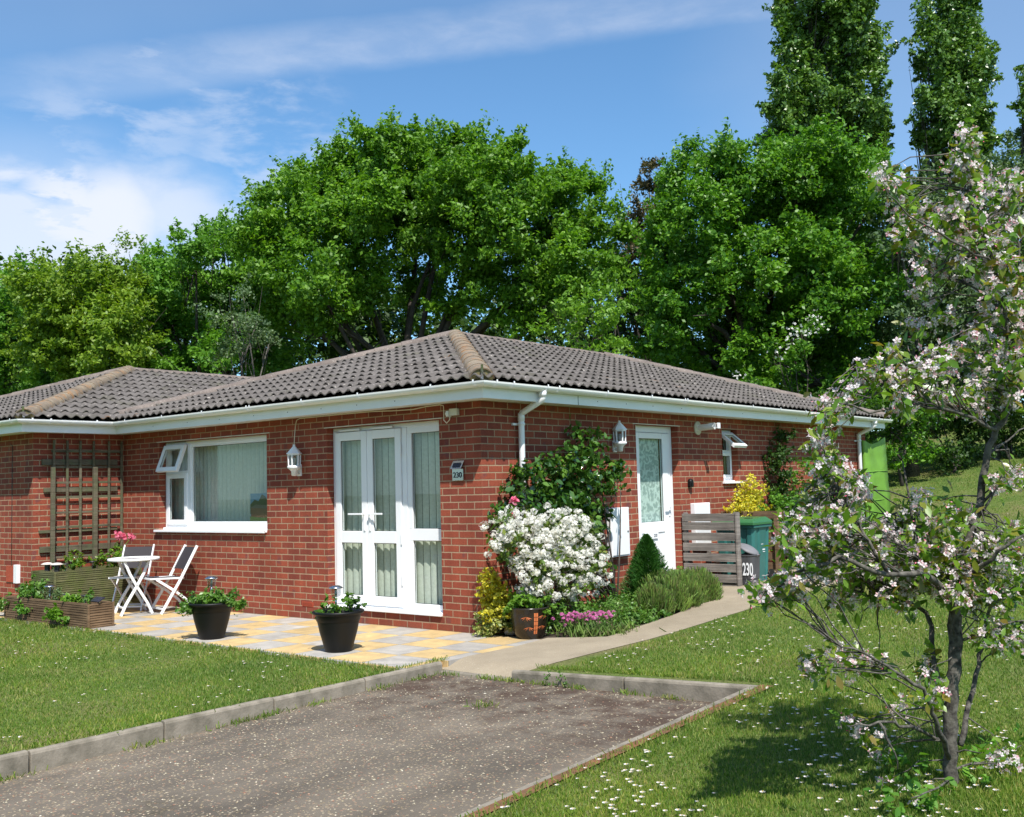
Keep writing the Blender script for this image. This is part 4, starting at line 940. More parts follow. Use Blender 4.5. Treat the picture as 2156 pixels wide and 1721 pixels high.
for i in range(5): m.bar((-4.545+i*.037, -1.764, .3015), (-4.545+i*.037, -1.684, .3465), .0025, .002)
m.build('cell_lines', 'steel', t)
m = MB(); m.tube([(-4.47, -1.71, .24), (-4.47, -1.71, .32)], .008, 8); m.build('stake', 'dark_metal', t)
# black pots
def black_pot(x, y, label, seed):
    t = thing('plant_pot', label, 'plant pot', (x, y, 0), 'round black plastic pots on the patio')
    m = MB(lambda a, b, c: (x+a, y+b, c))
    m.lathe([(0, .0), (.122, .0), (.128, .008), (.150, .09), (.178, .19), (.193, .265), (.197, .275), (.197, .285), (.205, .288), (.212, .34), (.214, .348), (.236, .352), (.244, .362), (.243, .374), (.234, .380), (.218, .378), (.208, .36), (.20, .32)], seg=48)
    m.build('pot_body', 'black_plastic', t)
    m = MB(lambda a, b, c: (x+a, y+b, c)); m.lathe([(0, .335), (.206, .33)], seg=32); m.build('soil', 'soil', t, recalc=False)
black_pot(-2.40, -1.60, 'large black pot full of trailing leafy plants left of the french doors', 1)
black_pot(-.53, -1.50, 'large black pot with a small plant in front of the french doors', 2)
herb('thick trailing green herb spilling over the black pot by the table', [((-2.47, -1.66, .40), (.16, .15, .07)), ((-2.30, -1.57, .40), (.14, .13, .07)), ((-2.50, -1.82, .34), (.08, .06, .10)), ((-2.58, -1.72, .34), (.08, .06, .08)), ((-2.19, -1.46, .39), (.10, .09, .07)), ((-2.15, -1.40, .34), (.07, .06, .05)), ((-2.38, -1.62, .43), (.12, .12, .05))], 5200, .042, 21, 'leaf_herb', 'trailing_plant', cr=.06, pc=34, per=75, spike=.15)
herb('small green plant in the black pot before the french doors', [((-.60, -1.58, .40), (.11, .10, .07)), ((-.47, -1.45, .42), (.06, .06, .08))], 600, .055, 22, 'leaf_herb', 'young_plant', cr=.06, pc=24, per=60)
herb('dark leaved sprig at the right rim of the black pot before the french doors', [((-.40, -1.44, .43), (.07, .05, .06))], 110, .05, 23, 'leaf_dark', 'leafy_sprig', cr=.05, pc=14, per=50)
# glazed pot with orange bamboo
t = thing('glazed_pot', 'dark glazed pot painted with orange bamboo at the house corner', 'plant pot', (.53, .06, 0))
m = MB(lambda a, b, c: (.53+a, .06+b, c)); m.lathe([(0, 0), (.112, 0), (.12, .006), (.140, .05), (.160, .13), (.170, .21), (.176, .285), (.182, .292), (.182, .305), (.170, .307), (.165, .28)], seg=48); m.build('pot_body', 'glazed', t) if 'glazed' in MATS else None
def potpt(a, z):         # on the pot's surface; a measured round from the camera side
    r = float(np.interp(z, [.006, .05, .13, .21, .285], [.12, .14, .16, .17, .176]))*1.1+.003
    an = math.atan2(-8.2, 6.5)+a; return (.53+r*math.cos(an), .06+r*math.sin(an), z)
m = MB()
for a0, w_ in ((.28, .045), (.40, .05)):
    for i in range(5):
        z0, z1 = .055+i*.042, .055+(i+1)*.042-.005; m.add([potpt(a0-w_, z0), potpt(a0+w_, z0), potpt(a0+w_, z1), potpt(a0-w_, z1)], [(0, 1, 2, 3)])
for ca, cz in ((-.18, .225), (-.05, .125), (.75, .235), (.72, .135)):
    for k in range(6):
        th = math.pi*(-.15-.14*k) if k < 6 else 0; L_ = .058
        da, dz = math.cos(th)*L_/.16, math.sin(th)*L_*.8
        p_ = (-dz*.12, da*.02)
        m.add([potpt(ca, cz), potpt(ca+da*.5+p_[0]*2, cz+dz*.5+.005), potpt(ca+da, cz+dz), potpt(ca+da*.5-p_[0]*2, cz+dz*.5-.005)], [(0, 1, 2, 3)])
GP_ = t; gpm = m
def glaze():
    m_, n, l, b = newmat('glazed'); l.new(mk_ramp(n, l, mk_noise(n, l, 14, 5, .6), [(.3, (.014, .009, .006)), (.7, (.03, .022, .014))]), b.inputs['Base Color']); b.inputs['Roughness'].default_value = .22
glaze()
m = MB(lambda a, b, c: (.53+a*1.1, .06+b*1.1, c)); m.lathe([(0, 0), (.112, 0), (.12, .006), (.140, .05), (.160, .13), (.170, .21), (.176, .285), (.182, .292), (.182, .305), (.170, .307), (.165, .28)], seg=48); m.build('pot_body', 'glazed', t)
gpm.build('bamboo_painting', 'orange_paint', t, recalc=False)
m = MB(lambda a, b, c: (.53+a, .06+b, c)); m.lathe([(0, .28), (.168, .278)], seg=24); m.build('soil', 'soil', t, recalc=False)
herb('variegated green plant spilling from the glazed bamboo pot', [((.48, .02, .36), (.14, .13, .07)), ((.62, .10, .36), (.12, .12, .07)), ((.42, -.12, .30), (.07, .05, .06)), ((.72, .10, .28), (.06, .06, .08))], 1500, .045, 24, 'leaf_fresh', 'leafy_plant', cr=.055, pc=26, per=65)
m = MB(); m.lathe([(0, 0), (.05, .002), (.062, .03), (.05, .065), (.02, .08), (0, .082)], (.22, .13, 0), 14, sx=1.2); tag(m.build('white_stone', 'stone_white', origin=(.22, .13, 0)), 'rounded whitish stone between the yellow shrub and the glazed pot', 'stone')

# bistro table: two crossed leg frames under a round glass top
tx, ty = -5.37, -.72
t = thing('bistro_table', 'round white folding bistro table with a dark top on the patio', 'table', (tx, ty, 0))
ex = Vector((.774, .629, 0)); e1 = Vector((.44, -.16, 0)).normalized(); e2 = Vector((-e1.y, e1.x, 0))
A, B_ = Vector((-5.62, -.84, 0)), Vector((-5.20, -1.0, 0)); C_, D_ = Vector((-5.13, -.60, 0)), Vector((-5.55, -.44, 0))
def leg(p, q, name):
    mid = (p+q)/2
    def pt(s_):  # curved: steep at foot, straight above
        b = p.lerp(q, s_); b.z = s_*.68; off = math.sin(math.pi*s_)*.0; return b
    m = MB(); P = [pt(0), p.lerp(q, .16)+Vector((0, 0, .14)), p.lerp(q, .36)+Vector((0, 0, .27)), p.lerp(q, .5)+Vector((0, 0, .36)), p.lerp(q, .72)+Vector((0, 0, .52)), p.lerp(q, .88)+Vector((0, 0, .675))]
    for a, b in zip(P[:-1], P[1:]): m.bar(a, b+(b-a)*.02, .02, .034)
    m.build('leg', 'paint_white', t, bevel=.003)
leg(B_, C_, 'leg'); leg(C_, B_, 'leg'); leg(A, D_, 'leg'); leg(D_, A, 'leg')
m = MB(); f_ = lambda p, q, k, z: tuple(p.lerp(q, k)+Vector((0, 0, z)))
m.bar(f_(A, D_, .1, .09), f_(B_, C_, .1, .09), .018, .018); m.bar(f_(D_, A, .1, .09), f_(C_, B_, .1, .09), .018, .018); m.bar(f_(A, D_, .85, .665), f_(B_, C_, .85, .665), .018, .02); m.bar(f_(D_, A, .85, .665), f_(C_, B_, .85, .665), .018, .02)
m.build('cross_bar', 'paint_white', t)
m = MB(lambda a, b, c: (tx+a, ty+b, c)); m.lathe([(.298, .678), (.318, .68), (.323, .695), (.318, .712), (.30, .714), (.298, .678)], seg=48); m.build('rim', 'paint_white', t)
m = MB(lambda a, b, c: (tx+a, ty+b, c)); m.lathe([(0, .706), (.299, .706)], seg=40); m.build('table_top', 'smoked_top', t) if False else None
def smoked():
    m_, n, l, b = newmat('smoked_top'); b.inputs['Base Color'].default_value = (.05, .035, .03, 1); b.inputs['Roughness'].default_value = .08
smoked()
m = MB(lambda a, b, c: (tx+a, ty+b, c)); m.lathe([(0, .706), (.299, .706), (.299, .698), (0, .698)], seg=40); m.build('table_top', 'smoked_top', t)
def chair(x, y, rz, label):
    t = thing('folding_chair', label, 'chair', (x, y, 0), 'white folding chairs with dark mesh at the table', rz)
    WLOC[t.name] = Vector()
    w = .20
    for s_ in (-1, 1):
        m = MB(); P = [(0, s_*w, 0), (.10, s_*w, .17), (.24, s_*w, .40), (.47, s_*w, .835)]
        for a, b in zip(P[:-1], P[1:]): m.bar(a, Vector(b)+(Vector(b)-Vector(a))*.02, .018, .034, (1, 0, 0))
        m.build('back_post', 'paint_white', t, bevel=.003)
        w2_ = w-.024; m = MB(); P = [(-.05, s_*w2_, .44), (.2, s_*w2_, .27), (.36, s_*w2_, .14), (.47, s_*w2_, 0)]
        for a, b in zip(P[:-1], P[1:]): m.bar(a, Vector(b)+(Vector(b)-Vector(a))*.02, .016, .032, (1, 0, 0))
        m.build('leg', 'paint_white', t, bevel=.003)
        m = MB(); m.bar((-.12, s_*(w-.03), .45), (.31, s_*(w-.03), .438), .016, .022); m.build('seat_rail', 'paint_white', t, bevel=.002)
    for p_, z_, w_ in ((.035, .06, w), (.44, .05, w-.02), (-.12, .45, w-.02)): m = MB(); m.bar((p_, -w_, z_), (p_, w_, z_), .016, .022); m.build('stretcher', 'paint_white', t)
    m = MB(); m.add([(-.12, -w+.03, .458), (.31, -w+.03, .447), (.31, w-.03, .447), (-.12, w-.03, .458), (.1, -w+.03, .445), (.1, w-.03, .445)], [(0, 4, 5, 3), (4, 1, 2, 5)], True); m.build('seat', 'mesh_fabric', t, recalc=False)
    m = MB(); pr = [(.315, .545), (.375, .66), (.44, .775), (.462, .82)]
    m.add([(a+.0, -w, b) for a, b in pr]+[(a+.018, 0, b) for a, b in pr]+[(a, w, b) for a, b in pr], [(i, i+1, i+5, i+4) for i in range(3)]+[(i+4, i+5, i+9, i+8) for i in range(3)], True); m.build('backrest', 'mesh_fabric', t, recalc=False)
    return t
chair(-5.10, -.575, math.atan2(.97, .214), 'white folding chair right of the table, seen from its side')
chair(-5.66, -.66, math.atan2(.774, -.60), 'white folding chair behind the table, seen from the front')

# ------------------------------------------------------------------ bins and screens
gz = lambda x, y: float(zpath(x, y))
t = thing('slatted_screen', 'grey weathered slatted wooden screen beside the front door hiding the bins', 'screen', (.4, 3.99, .15))
zs_ = [(.985, 1.085), (.873, .975)]+[(.873-.0+.0-i*.1325-.135, .873-i*.1325-.035) for i in range(6)]
m = MB()
for z0, z1 in zs_:
    n_ = 6; st = (z1-z0)/n_
    pts = [(3.975, z0)]
    for k in range(n_): pts += [(3.975, z0+(k+1)*st-.004), (3.980, z0+(k+1)*st-.003), (3.980, z0+(k+1)*st), (3.975, z0+(k+1)*st+.001)]
    pts = pts[:-3]+[(3.975, z1), (4.0, z1), (4.0, z0)]
    xa, xb = .03, .80
    vs = [(xa, a, b) for a, b in pts]+[(xb, a, b) for a, b in pts]; k_ = len(pts)
    m.add(vs, [(i, (i+1) % k_, k_+(i+1) % k_, k_+i) for i in range(k_)]+[tuple(range(k_)), tuple(range(k_, 2*k_))[::-1]])
m.build('slats', 'wood_grey', t, recalc=False)
for x0, x1, y0, y1, z0 in ((.803, .83, 3.962, 4.05, .10), (.76, .80, 4.002, 4.05, .12), (.035, .08, 4.002, 4.05, .12), (.03, .075, 4.6, 4.65, .12)):
    m = MB(); m.box(x0, x1, y0, y1, z0, 1.10); m.build('post', 'wood_grey', t, bevel=.003)
t = thing('slatted_fence', 'low slatted wooden fence behind the green bin under the shrubs', 'fence', (.45, 5.05, .15))
m = MB()
for z in (1.03, .88, .745, .61, .475, .34, .21): m.box(.03, .92, 5.05, 5.07, z-.05, z+.05)
m.build('slats', 'wood_brown', t, bevel=.002)
m = MB(); m.box(.84, .90, 5.00, 5.05, .1, 1.02); m.build('post', 'wood_brown', t, bevel=.003)
def binmat():
    m_, n, l, b = newmat('bin_green'); l.new(mk_ramp(n, l, mk_noise(n, l, 5, 4), [(.3, (.025, .125, .115)), (.7, (.032, .15, .135))]), b.inputs['Base Color']); b.inputs['Roughness'].default_value = .42
    m_, n, l, b = newmat('bin_lid_green'); b.inputs['Base Color'].default_value = (.035, .14, .05, 1); b.inputs['Roughness'].default_value = .38
binmat()
t = thing('wheelie_bin', 'green wheelie bin standing behind the slatted screen', 'bin', (.82, 4.5, .16))
bx0, bx1, by0, by1 = .34, .90, 4.28, 4.76
def taper(z): k = (z-.16)/.76; return .035*(1-k)
m = MB(); rows = []
for z in (.16, .45, .80, .90):
    s_ = taper(z); x0, x1, y0, y1 = bx0+s_, bx1-s_, by0+s_, by1-s_
    ring = [(x0+.03, y0), (x0+.12, y0), (x0+.15, y0+.018), (x0+.21, y0+.018), (x0+.24, y0), (x1-.20, y0), (x1-.17, y0+.018), (x1-.12, y0+.018), (x1-.09, y0), (x1-.03, y0), (x1, y0+.03), (x1, y0+.08), (x1-.014, y0+.10), (x1-.014, y0+.15), (x1, y0+.17), (x1, y1-.12), (x1-.014, y1-.10), (x1-.014, y1-.07), (x1, y1-.05), (x1, y1-.03), (x1-.03, y1), (x0+.03, y1), (x0, y1-.03), (x0, y0+.03)]
    rows.append([(a, b, z) for a, b in ring])
k_ = len(rows[0]); vs = sum(rows, [])
m.add(vs, [(r*k_+i, r*k_+(i+1) % k_, (r+1)*k_+(i+1) % k_, (r+1)*k_+i) for r in range(3) for i in range(k_)]+[tuple(range(k_))[::-1]])
m.build('body', 'bin_green', t, recalc=False)
m = MB(); m.box(bx0-.02, bx1+.02, by0-.02, by1+.02, .885, .925); m.build('rim', 'bin_green', t, bevel=.008)
m = MB(); ring0 = [(bx0-.03, by0-.05), (bx1+.03, by0-.05), (bx1+.03, by1+.02), (bx0-.03, by1+.02)]
m.add([(a, b, .927) for a, b in ring0]+[(a, b, .965) for a, b in ring0]+[(bx0+.04, by0+.04, 1.0), (bx1-.04, by0+.04, 1.0), (bx1-.04, by1-.02, 1.02), (bx0+.04, by1-.02, 1.02)], [(0, 1, 5, 4), (1, 2, 6, 5), (2, 3, 7, 6), (3, 0, 4, 7), (4, 5, 9, 8), (5, 6, 10, 9), (6, 7, 11, 10), (7, 4, 8, 11), (8, 9, 10, 11)])
m.build('lid', 'bin_lid_green', t, bevel=.012)
m = MB(); m.box(.70, .80, 4.42, 4.50, .985, 1.012); m.build('lid_handle', 'black_plastic', t, bevel=.004)
m = MB(); m.tube([(bx0+.02, by1, .24), (bx0-.0, by1, .24)], .09, 18); m.tube([(bx1-.02, by1, .24), (bx1, by1, .24)], .09, 18); m.build('wheel', 'black_plastic', t)
M1 = wallmtx(lambda u, o_, z: (o_, u, z), 4.505, bx1-.017, .60)
place('maker_mark', text_mesh('C', .075, .001, 'paint_white', M1, .002), t)
m = MB(); m.box(bx1-.018, bx1-.013, 4.54, 4.61, .590, .605); m.box(bx1-.018, bx1-.013, 4.55, 4.61, .565, .572); m.box(bx1-.016, bx1-.011, 4.50, 4.56, .665, .672); m.build('lettering', 'paint_white', t)
t = thing('food_waste_bin', 'small grey bin numbered 230 with a tilted round lid beside the screen', 'bin', (.79, 4.16, .14))
def fb(a, b, c): return (.875+a, 4.165+b, .135+c)
m = MB(fb)
rows = []
for z, r in ((0, .095), (.12, .105), (.125, .11), (.40, .122), (.41, .13), (.425, .13)):
    rows.append([(r*math.copysign(abs(math.cos(a))**.55, math.cos(a)), r*math.copysign(abs(math.sin(a))**.55, math.sin(a)), z) for a in np.linspace(0, 2*math.pi, 28, endpoint=False)])
vs = sum(rows, []); k_ = 28
m.add(vs, [(r*k_+i, r*k_+(i+1) % k_, (r+1)*k_+(i+1) % k_, (r+1)*k_+i) for r in range(5) for i in range(k_)]+[tuple(range(k_))[::-1]], False)
m.build('body', 'grey_plastic', t)
lidf = lambda a, b, c: fb(a*math.cos(.52)+c*math.sin(.52), b, .49-a*math.sin(.52)+c*math.cos(.52))
m = MB(lidf); m.lathe([(0, .035), (.09, .028), (.135, .01), (.142, -.005), (.138, -.012), (0, -.01)], seg=28); m.box(.12, .155, -.03, .03, -.02, .008); m.build('lid', 'lid_grey', t)
place('number', text_mesh('230', .22, .001, 'paint_white', wallmtx(lambda u, o_, z: (u, -o_, z), .912, -(4.165-.120), .37) @ Matrix.Diagonal((.44, 1, 1, 1)), .004), t)

# green tarpaulin cover leaning by the far corner
t = thing('tarpaulin', 'bright green tarpaulin hanging upright by the far downpipe', 'tarpaulin', (.1, 10.7, .2))
m = MB(); rows = []; rg = np.random.default_rng(5)
FP = [(.07, 10.40), (.12, 10.44), (.15, 10.60), (.13, 10.74), (.16, 10.9), (.18, 11.08), (.19, 11.26), (.05, 11.28), (.0, 11.0), (.0, 10.5)]
zz_ = np.linspace(.2, 2.16, 34); ph = rg.uniform(0, 6, 10)
for z in zz_:
    r_ = []
    for i, (a, b) in enumerate(FP):
        top = {0: .02, 1: 0, 2: -.05, 3: -.05, 4: -.02, 5: .03, 6: .09, 7: .09, 8: -.05, 9: -.03}[i]; k = (z-.2)/1.96
        fold = .012*math.sin(z*7+ph[i]*1.3)*math.sin(z*2.3+ph[i])
        r_.append((a+fold+rg.normal(0, .0025), b+rg.normal(0, .003)+(.10 if i in (5, 6, 7) else .03)*(1-k), z+top*k))
    rows.append(r_)
k_ = len(FP); vs = sum(rows, [])
m.add(vs, [(r*k_+i, r*k_+(i+1) % k_, (r+1)*k_+(i+1) % k_, (r+1)*k_+i) for r in range(len(rows)-1) for i in range(k_)], True)
m.build('cover', 'tarp_green', t, recalc=False)
for z in (1.08, 1.60):
    m = MB()
    P = [(a+.006, b+(.10 if i in (5, 6) else .03)*(1-(z-.2)/1.96), z+.004*i) for i, (a, b) in enumerate(FP[:7])]
    m.tube(P, .008, 5); m.build('seam_cord', 'tarp_green', t)

# ------------------------------------------------------------------ shrubs by the side wall
def yz(l): return [((x, y, z), r) for x, y, z, r in l]
t = thing('climbing_rose', 'dark glossy climbing rose on the side wall behind the white shrub', 'climber', (.12, 1.95, .05))
RL = yz([(.15, .40, 1.55, .16), (.17, .62, 1.52, .26), (.17, .95, 1.50, .32), (.17, 1.30, 1.62, .34), (.17, 1.62, 1.85, .20), (.15, 1.52, 2.08, .09), (.17, 1.85, 1.95, .14), (.17, 1.75, 1.45, .34), (.2, 2.12, 1.55, .17), (.16, 2.22, 1.72, .14), (.14, 2.38, 1.66, .11), (.17, 1.45, 1.15, .36), (.17, 1.0, 1.12, .36), (.17, .6, 1.2, .28), (.14, 1.78, 1.10, .20), (.15, .17, 1.17, .11), (.15, .08, 1.25, .07), (.12, 1.95, .72, .10), (.12, 1.98, .36, .10)])
foliage('foliage', [(c, (r*.5, r, r)) for c, r in RL], 'leaf_rose', t, 36, .10, 12, .085, 31, LEAFN, flat=.8, spike=.35, inner=.45)
m = MB(); base = Vector((.2, 2.08, .08))
for (c, r) in RL[::2]:
    c = Vector(c); mid = base.lerp(c, .5)+Vector((-.02, random.uniform(-.1, .1), .05)); m.tube([base+Vector((0, random.uniform(-.05, .05), 0)), base.lerp(mid, .5)+Vector((0, .03, .04)), mid, c], [.016, .012, .009, .004], 6)
m.build('stem', 'bark_dark', t)
rg = np.random.default_rng(8)
for p in ((.32, .12, 1.36), (.36, .05, 1.215)):
    n_ = 26; P = np.array(p)+rg.normal(0, .016, (n_, 3)); nr = unit(rg.normal(size=(n_, 3))+np.array([.6, -.6, .2])); x, y = frames(nr, rg)
    place('rose_bloom', instances(LEAFN, P, x, y, nr, .05, 'petal_rose'), t)
t = thing('white_flowering_shrub', 'large shrub covered in white flower clusters at the house corner', 'shrub', (.5, .6, .05))
SL = yz([(.42, -.12, 1.02, .22), (.42, .15, .95, .27), (.45, .45, .98, .27), (.45, .85, .96, .28), (.42, 1.12, .86, .22), (.38, 1.28, .74, .13), (.5, .25, .62, .25), (.5, .65, .62, .30), (.5, 1.05, .60, .27), (.42, -.26, .92, .12), (.42, -.2, 1.13, .08), (.5, .05, .70, .16), (.5, .3, .42, .16), (.5, .7, .36, .12), (.42, 1.15, .5, .14)])
foliage('foliage', SL, 'leaf_shrub', t, 26, .08, 16, .06, 33, LEAFN, inner=.5, spike=.3)
m = MB()
for (c, r) in SL: m.tube([(.35, .6, .04), tuple((np.array((.35, .6, .04))+np.array(c))/2+[0, 0, .05]), c], [.014, .010, .004], 5)
m.build('stem', 'bark_dark', t)
rg = np.random.default_rng(34); CC = []; 
for c, r in SL:
    n_ = max(4, int(135*r*r*4)); d = unit(rg.normal(size=(n_*3, 3))+np.array([.75, -.65, .5])); d = d[:n_]
    CC.append(np.array(c)+d*r*rg.uniform(.9, 1.18, (n_, 1)))
CC = np.concatenate(CC); k = 30; n_ = len(CC); out_ = unit(rg.normal(size=(n_*k, 3))); rad = np.repeat(rg.uniform(.034, .062, n_), k)[:, None]
P = np.repeat(CC, k, 0)+out_*rad*rg.uniform(.75, 1.05, (n_*k, 1))*np.array([1, 1, .75]); nr = unit(out_+rg.normal(0, .3, out_.shape)); x, y = frames(nr, rg)
place('blossom', instances(FLOWER4, P, x, y, nr, rg.uniform(.024, .034, n_*k), 'petal_white'), t)
t = thing('yellow_shrub', 'bright yellow variegated shrub at the foot of the house corner', 'shrub', (.2, -.05, 0))
foliage('foliage', yz([(.13, -.06, .54, .10), (.14, -.04, .42, .14), (.16, .06, .36, .12), (.14, -.06, .28, .12)]), 'leaf_yellow', t, 190, .05, 17, .038, 35, LEAFN, inner=.35)
foliage('lower_foliage', yz([(.12, -.08, .14, .12), (.17, .04, .15, .12), (.08, -.12, .05, .08), (.2, .1, .07, .07)]), 'leaf_variegated', t, 150, .05, 16, .04, 36, LEAFN, inner=.4)
t = thing('pink_thrift', 'clump of bright pink thrift flowers right of the glazed pot', 'flower', (1.0, .25, .02))
rg = np.random.default_rng(37); n_ = 95; hx = rg.uniform(-.24, .24, n_); hy = rg.normal(0, .10, n_)
H = np.stack([1.04+hx*.75+hy*.3, .33+hx*.5+hy*.9, .215+rg.uniform(-.04, .03, n_)], 1); H[:14, 2] -= .07
k = 14; o_ = unit(rg.normal(size=(n_*k, 3))); o_[:, 2] = np.abs(o_[:, 2])*1.1; P = np.repeat(H, k, 0)+o_*.017; x, y = frames(o_, rg)
place('blossom', instances(FLOWER4, P, x, y, o_, .02, 'petal_pink'), t)
m = MB()
for h in H[::2]: m.tube([(h[0]*.8+1.1*.2, h[1]*.8+.40*.2, .04), tuple(h)], .0022, 4, False)
m.build('stem', 'leaf_herb', t, recalc=False)
P = np.stack([rg.normal(1.10, .15, 1500), rg.normal(.42, .12, 1500), rg.uniform(.02, .13, 1500)], 1); nr = unit(rg.normal(size=P.shape)*[1, 1, .25]); y = unit(rg.normal(size=P.shape)*.5+[0, 0, 1]); x = unit(np.cross(y, nr)); 
place('foliage', instances(NEEDLE, P, x, y, nr, .10, 'leaf_lavender'), t)
t = thing('dwarf_conifer', 'small conical green conifer in front of the white front door', 'conifer', (.55, 2.25, .08))
rg = np.random.default_rng(38); n_ = 19000; hh = rg.random(n_)**1.15; ang = rg.uniform(0, 2*math.pi, n_); rr = (1-hh)**.7*.33*(1+.16*np.sin(ang*5+hh*9)+rg.normal(0, .07, n_))*rg.uniform(.12, 1.05, n_)**.5
P = np.stack([.55+rr*np.cos(ang), 2.25+rr*np.sin(ang), .14+hh*.76], 1); y = unit(np.stack([np.cos(ang), np.sin(ang), np.full(n_, .9)], 1)+rg.normal(0, .3, (n_, 3))); nr = unit(rg.normal(size=y.shape)); x = unit(np.cross(y, nr)); nr = np.cross(x, y)
place('foliage', instances(NEEDLE, P, x, y, nr, rg.uniform(.03, .055, n_), 'leaf_conifer'), t)
m = MB(); m.tube([(.55, 2.25, .05), (.55, 2.25, .6)], [.03, .01], 8); m.build('trunk', 'bark_dark', t)
t = thing('lavender_hedge', 'low bushy lavender edging the path before the slatted screen', 'shrub', (.9, 2.2, .1))
rg = np.random.default_rng(39); cs_ = [(.92, 2.72, .30), (.88, 2.45, .30), (.98, 2.15, .30), (1.02, 1.85, .28), (.75, 2.2, .3), (.7, 2.6, .28), (1.05, 1.55, .23)]
PP, YY = [], []
for cx, cy, r in cs_:
    n_ = 3400; d = unit(rg.normal(size=(n_, 3))); d[:, 2] = np.abs(d[:, 2]); q = np.array([cx, cy, .14])+d*np.array([r, r, r*1.15])*rg.uniform(.35, 1.02, (n_, 1))**.6; PP.append(q); YY.append(unit(d*.7+np.array([0, 0, 1.1])+rg.normal(0, .25, (n_, 3))))
P = np.concatenate(PP); y = np.concatenate(YY); nr = unit(rg.normal(size=y.shape)); x = unit(np.cross(y, nr)); nr = np.cross(x, y)
place('foliage', instances(NEEDLE, P, x, y, nr, rg.uniform(.05, .10, len(P)), 'leaf_lavender'), t)
t = thing('leafy_shrub', 'light green leafy plant at the foot of the front door', 'shrub', (.35, 3.0, .1))
foliage('foliage', yz([(.35, 3.05, .25, .2), (.25, 3.4, .22, .16), (.6, 3.0, .25, .15)]), 'leaf_fresh', t, 50, .06, 18, .04, 40, LEAFN)
t = thing('ground_cover', None, None); bpy.data.objects.remove(t)
lobes = [((1.18, y_, .08+.03*random.random()), (.15, .16, .08)) for y_ in np.arange(.45, 1.5, .16)]+[((.85, y_, .14), (.3, .2, .14)) for y_ in np.arange(.5, 1.6, .25)]+[((.5, y_, .12), (.25, .2, .12)) for y_ in np.arange(.4, 2.0, .3)]
gcv, _ = foliage('ground_cover', lobes, 'leaf_herb', None, 80, .05, 16, .035, 41, LEAF, spike=.5, flat=1)
tag(gcv, kind='stuff')
gcv, _ = foliage('ground_cover', [((1.0, y_, .1), (.22, .2, .1)) for y_ in np.arange(.7, 1.6, .3)], 'leaf_lavender', None, 60, .06, 16, .05, 42, NEEDLE, spike=.5, flat=1)
tag(gcv, kind='stuff')
t = thing('golden_shrub', 'golden yellow shrub below the little side window', 'shrub', (.3, 5.35, .2))
foliage('foliage', yz([(.3, 5.55, 1.38, .16), (.3, 5.4, 1.25, .2), (.3, 5.2, 1.12, .2), (.3, 5.15, 1.0, .18), (.3, 5.45, 1.05, .2)]), 'leaf_yellow', t, 70, .07, 16, .045, 43, LEAFN, inner=.4)
m = MB(); m.tube([(.3, 5.35, .15), (.3, 5.3, 1.2)], [.02, .008], 6); m.build('stem', 'bark_dark', t)
t = thing('dark_climber', 'dark evergreen climber reaching up the wall right of the side window', 'climber', (.2, 6.8, .2))
foliage('foliage', yz([(.15, 7.0, 2.12, .14), (.15, 6.85, 1.95, .14), (.15, 6.65, 1.75, .2), (.15, 6.65, 1.45, .22), (.18, 6.7, 1.1, .3), (.18, 6.9, .8, .35), (.15, 7.1, 2.2, .08)]), 'leaf_dark', t, 50, .09, 16, .06, 44, LEAFN)
m = MB(); m.tube([(.15, 6.9, .2), (.1, 6.8, 1.2), (.1, 6.9, 2.1)], [.03, .02, .008], 6); m.build('stem', 'bark_dark', t)
t = thing('pale_flowering_shrub', 'pale cream flowered shrub against the far part of the side wall', 'shrub', (.4, 8.0, .2))
foliage('foliage', yz([(.35, 7.5, 1.35, .35), (.35, 7.9, 1.15, .4), (.35, 8.4, 1.2, .35), (.35, 8.7, .9, .4), (.35, 7.5, .85, .4), (.35, 8.1, .7, .4), (.3, 8.1, 1.62, .16), (.3, 7.4, 1.68, .14)]), 'leaf_mid', t, 26, .1, 16, .06, 45, LEAFN)
foliage('blossom', yz([(.45, 7.5, 1.4, .32), (.5, 7.9, 1.2, .38), (.5, 8.35, 1.25, .3), (.3, 8.12, 1.64, .15), (.3, 7.42, 1.68, .12)]), 'leaf_variegated', t, 22, .07, 16, .05, 46, LEAFN)
t = thing('bushy_shrub', 'dark green bushy shrub behind the fence left of the pale flowered shrub', 'shrub', (.6, 6.1, .2))
foliage('foliage', yz([(.45, 5.9, .95, .3), (.5, 6.3, 1.0, .3), (.6, 6.2, .6, .35), (.6, 5.7, .55, .3), (.6, 7.0, .6, .35), (.6, 7.8, .5, .3)]), 'leaf_mid', t, 26, .09, 16, .06, 47, LEAFN)
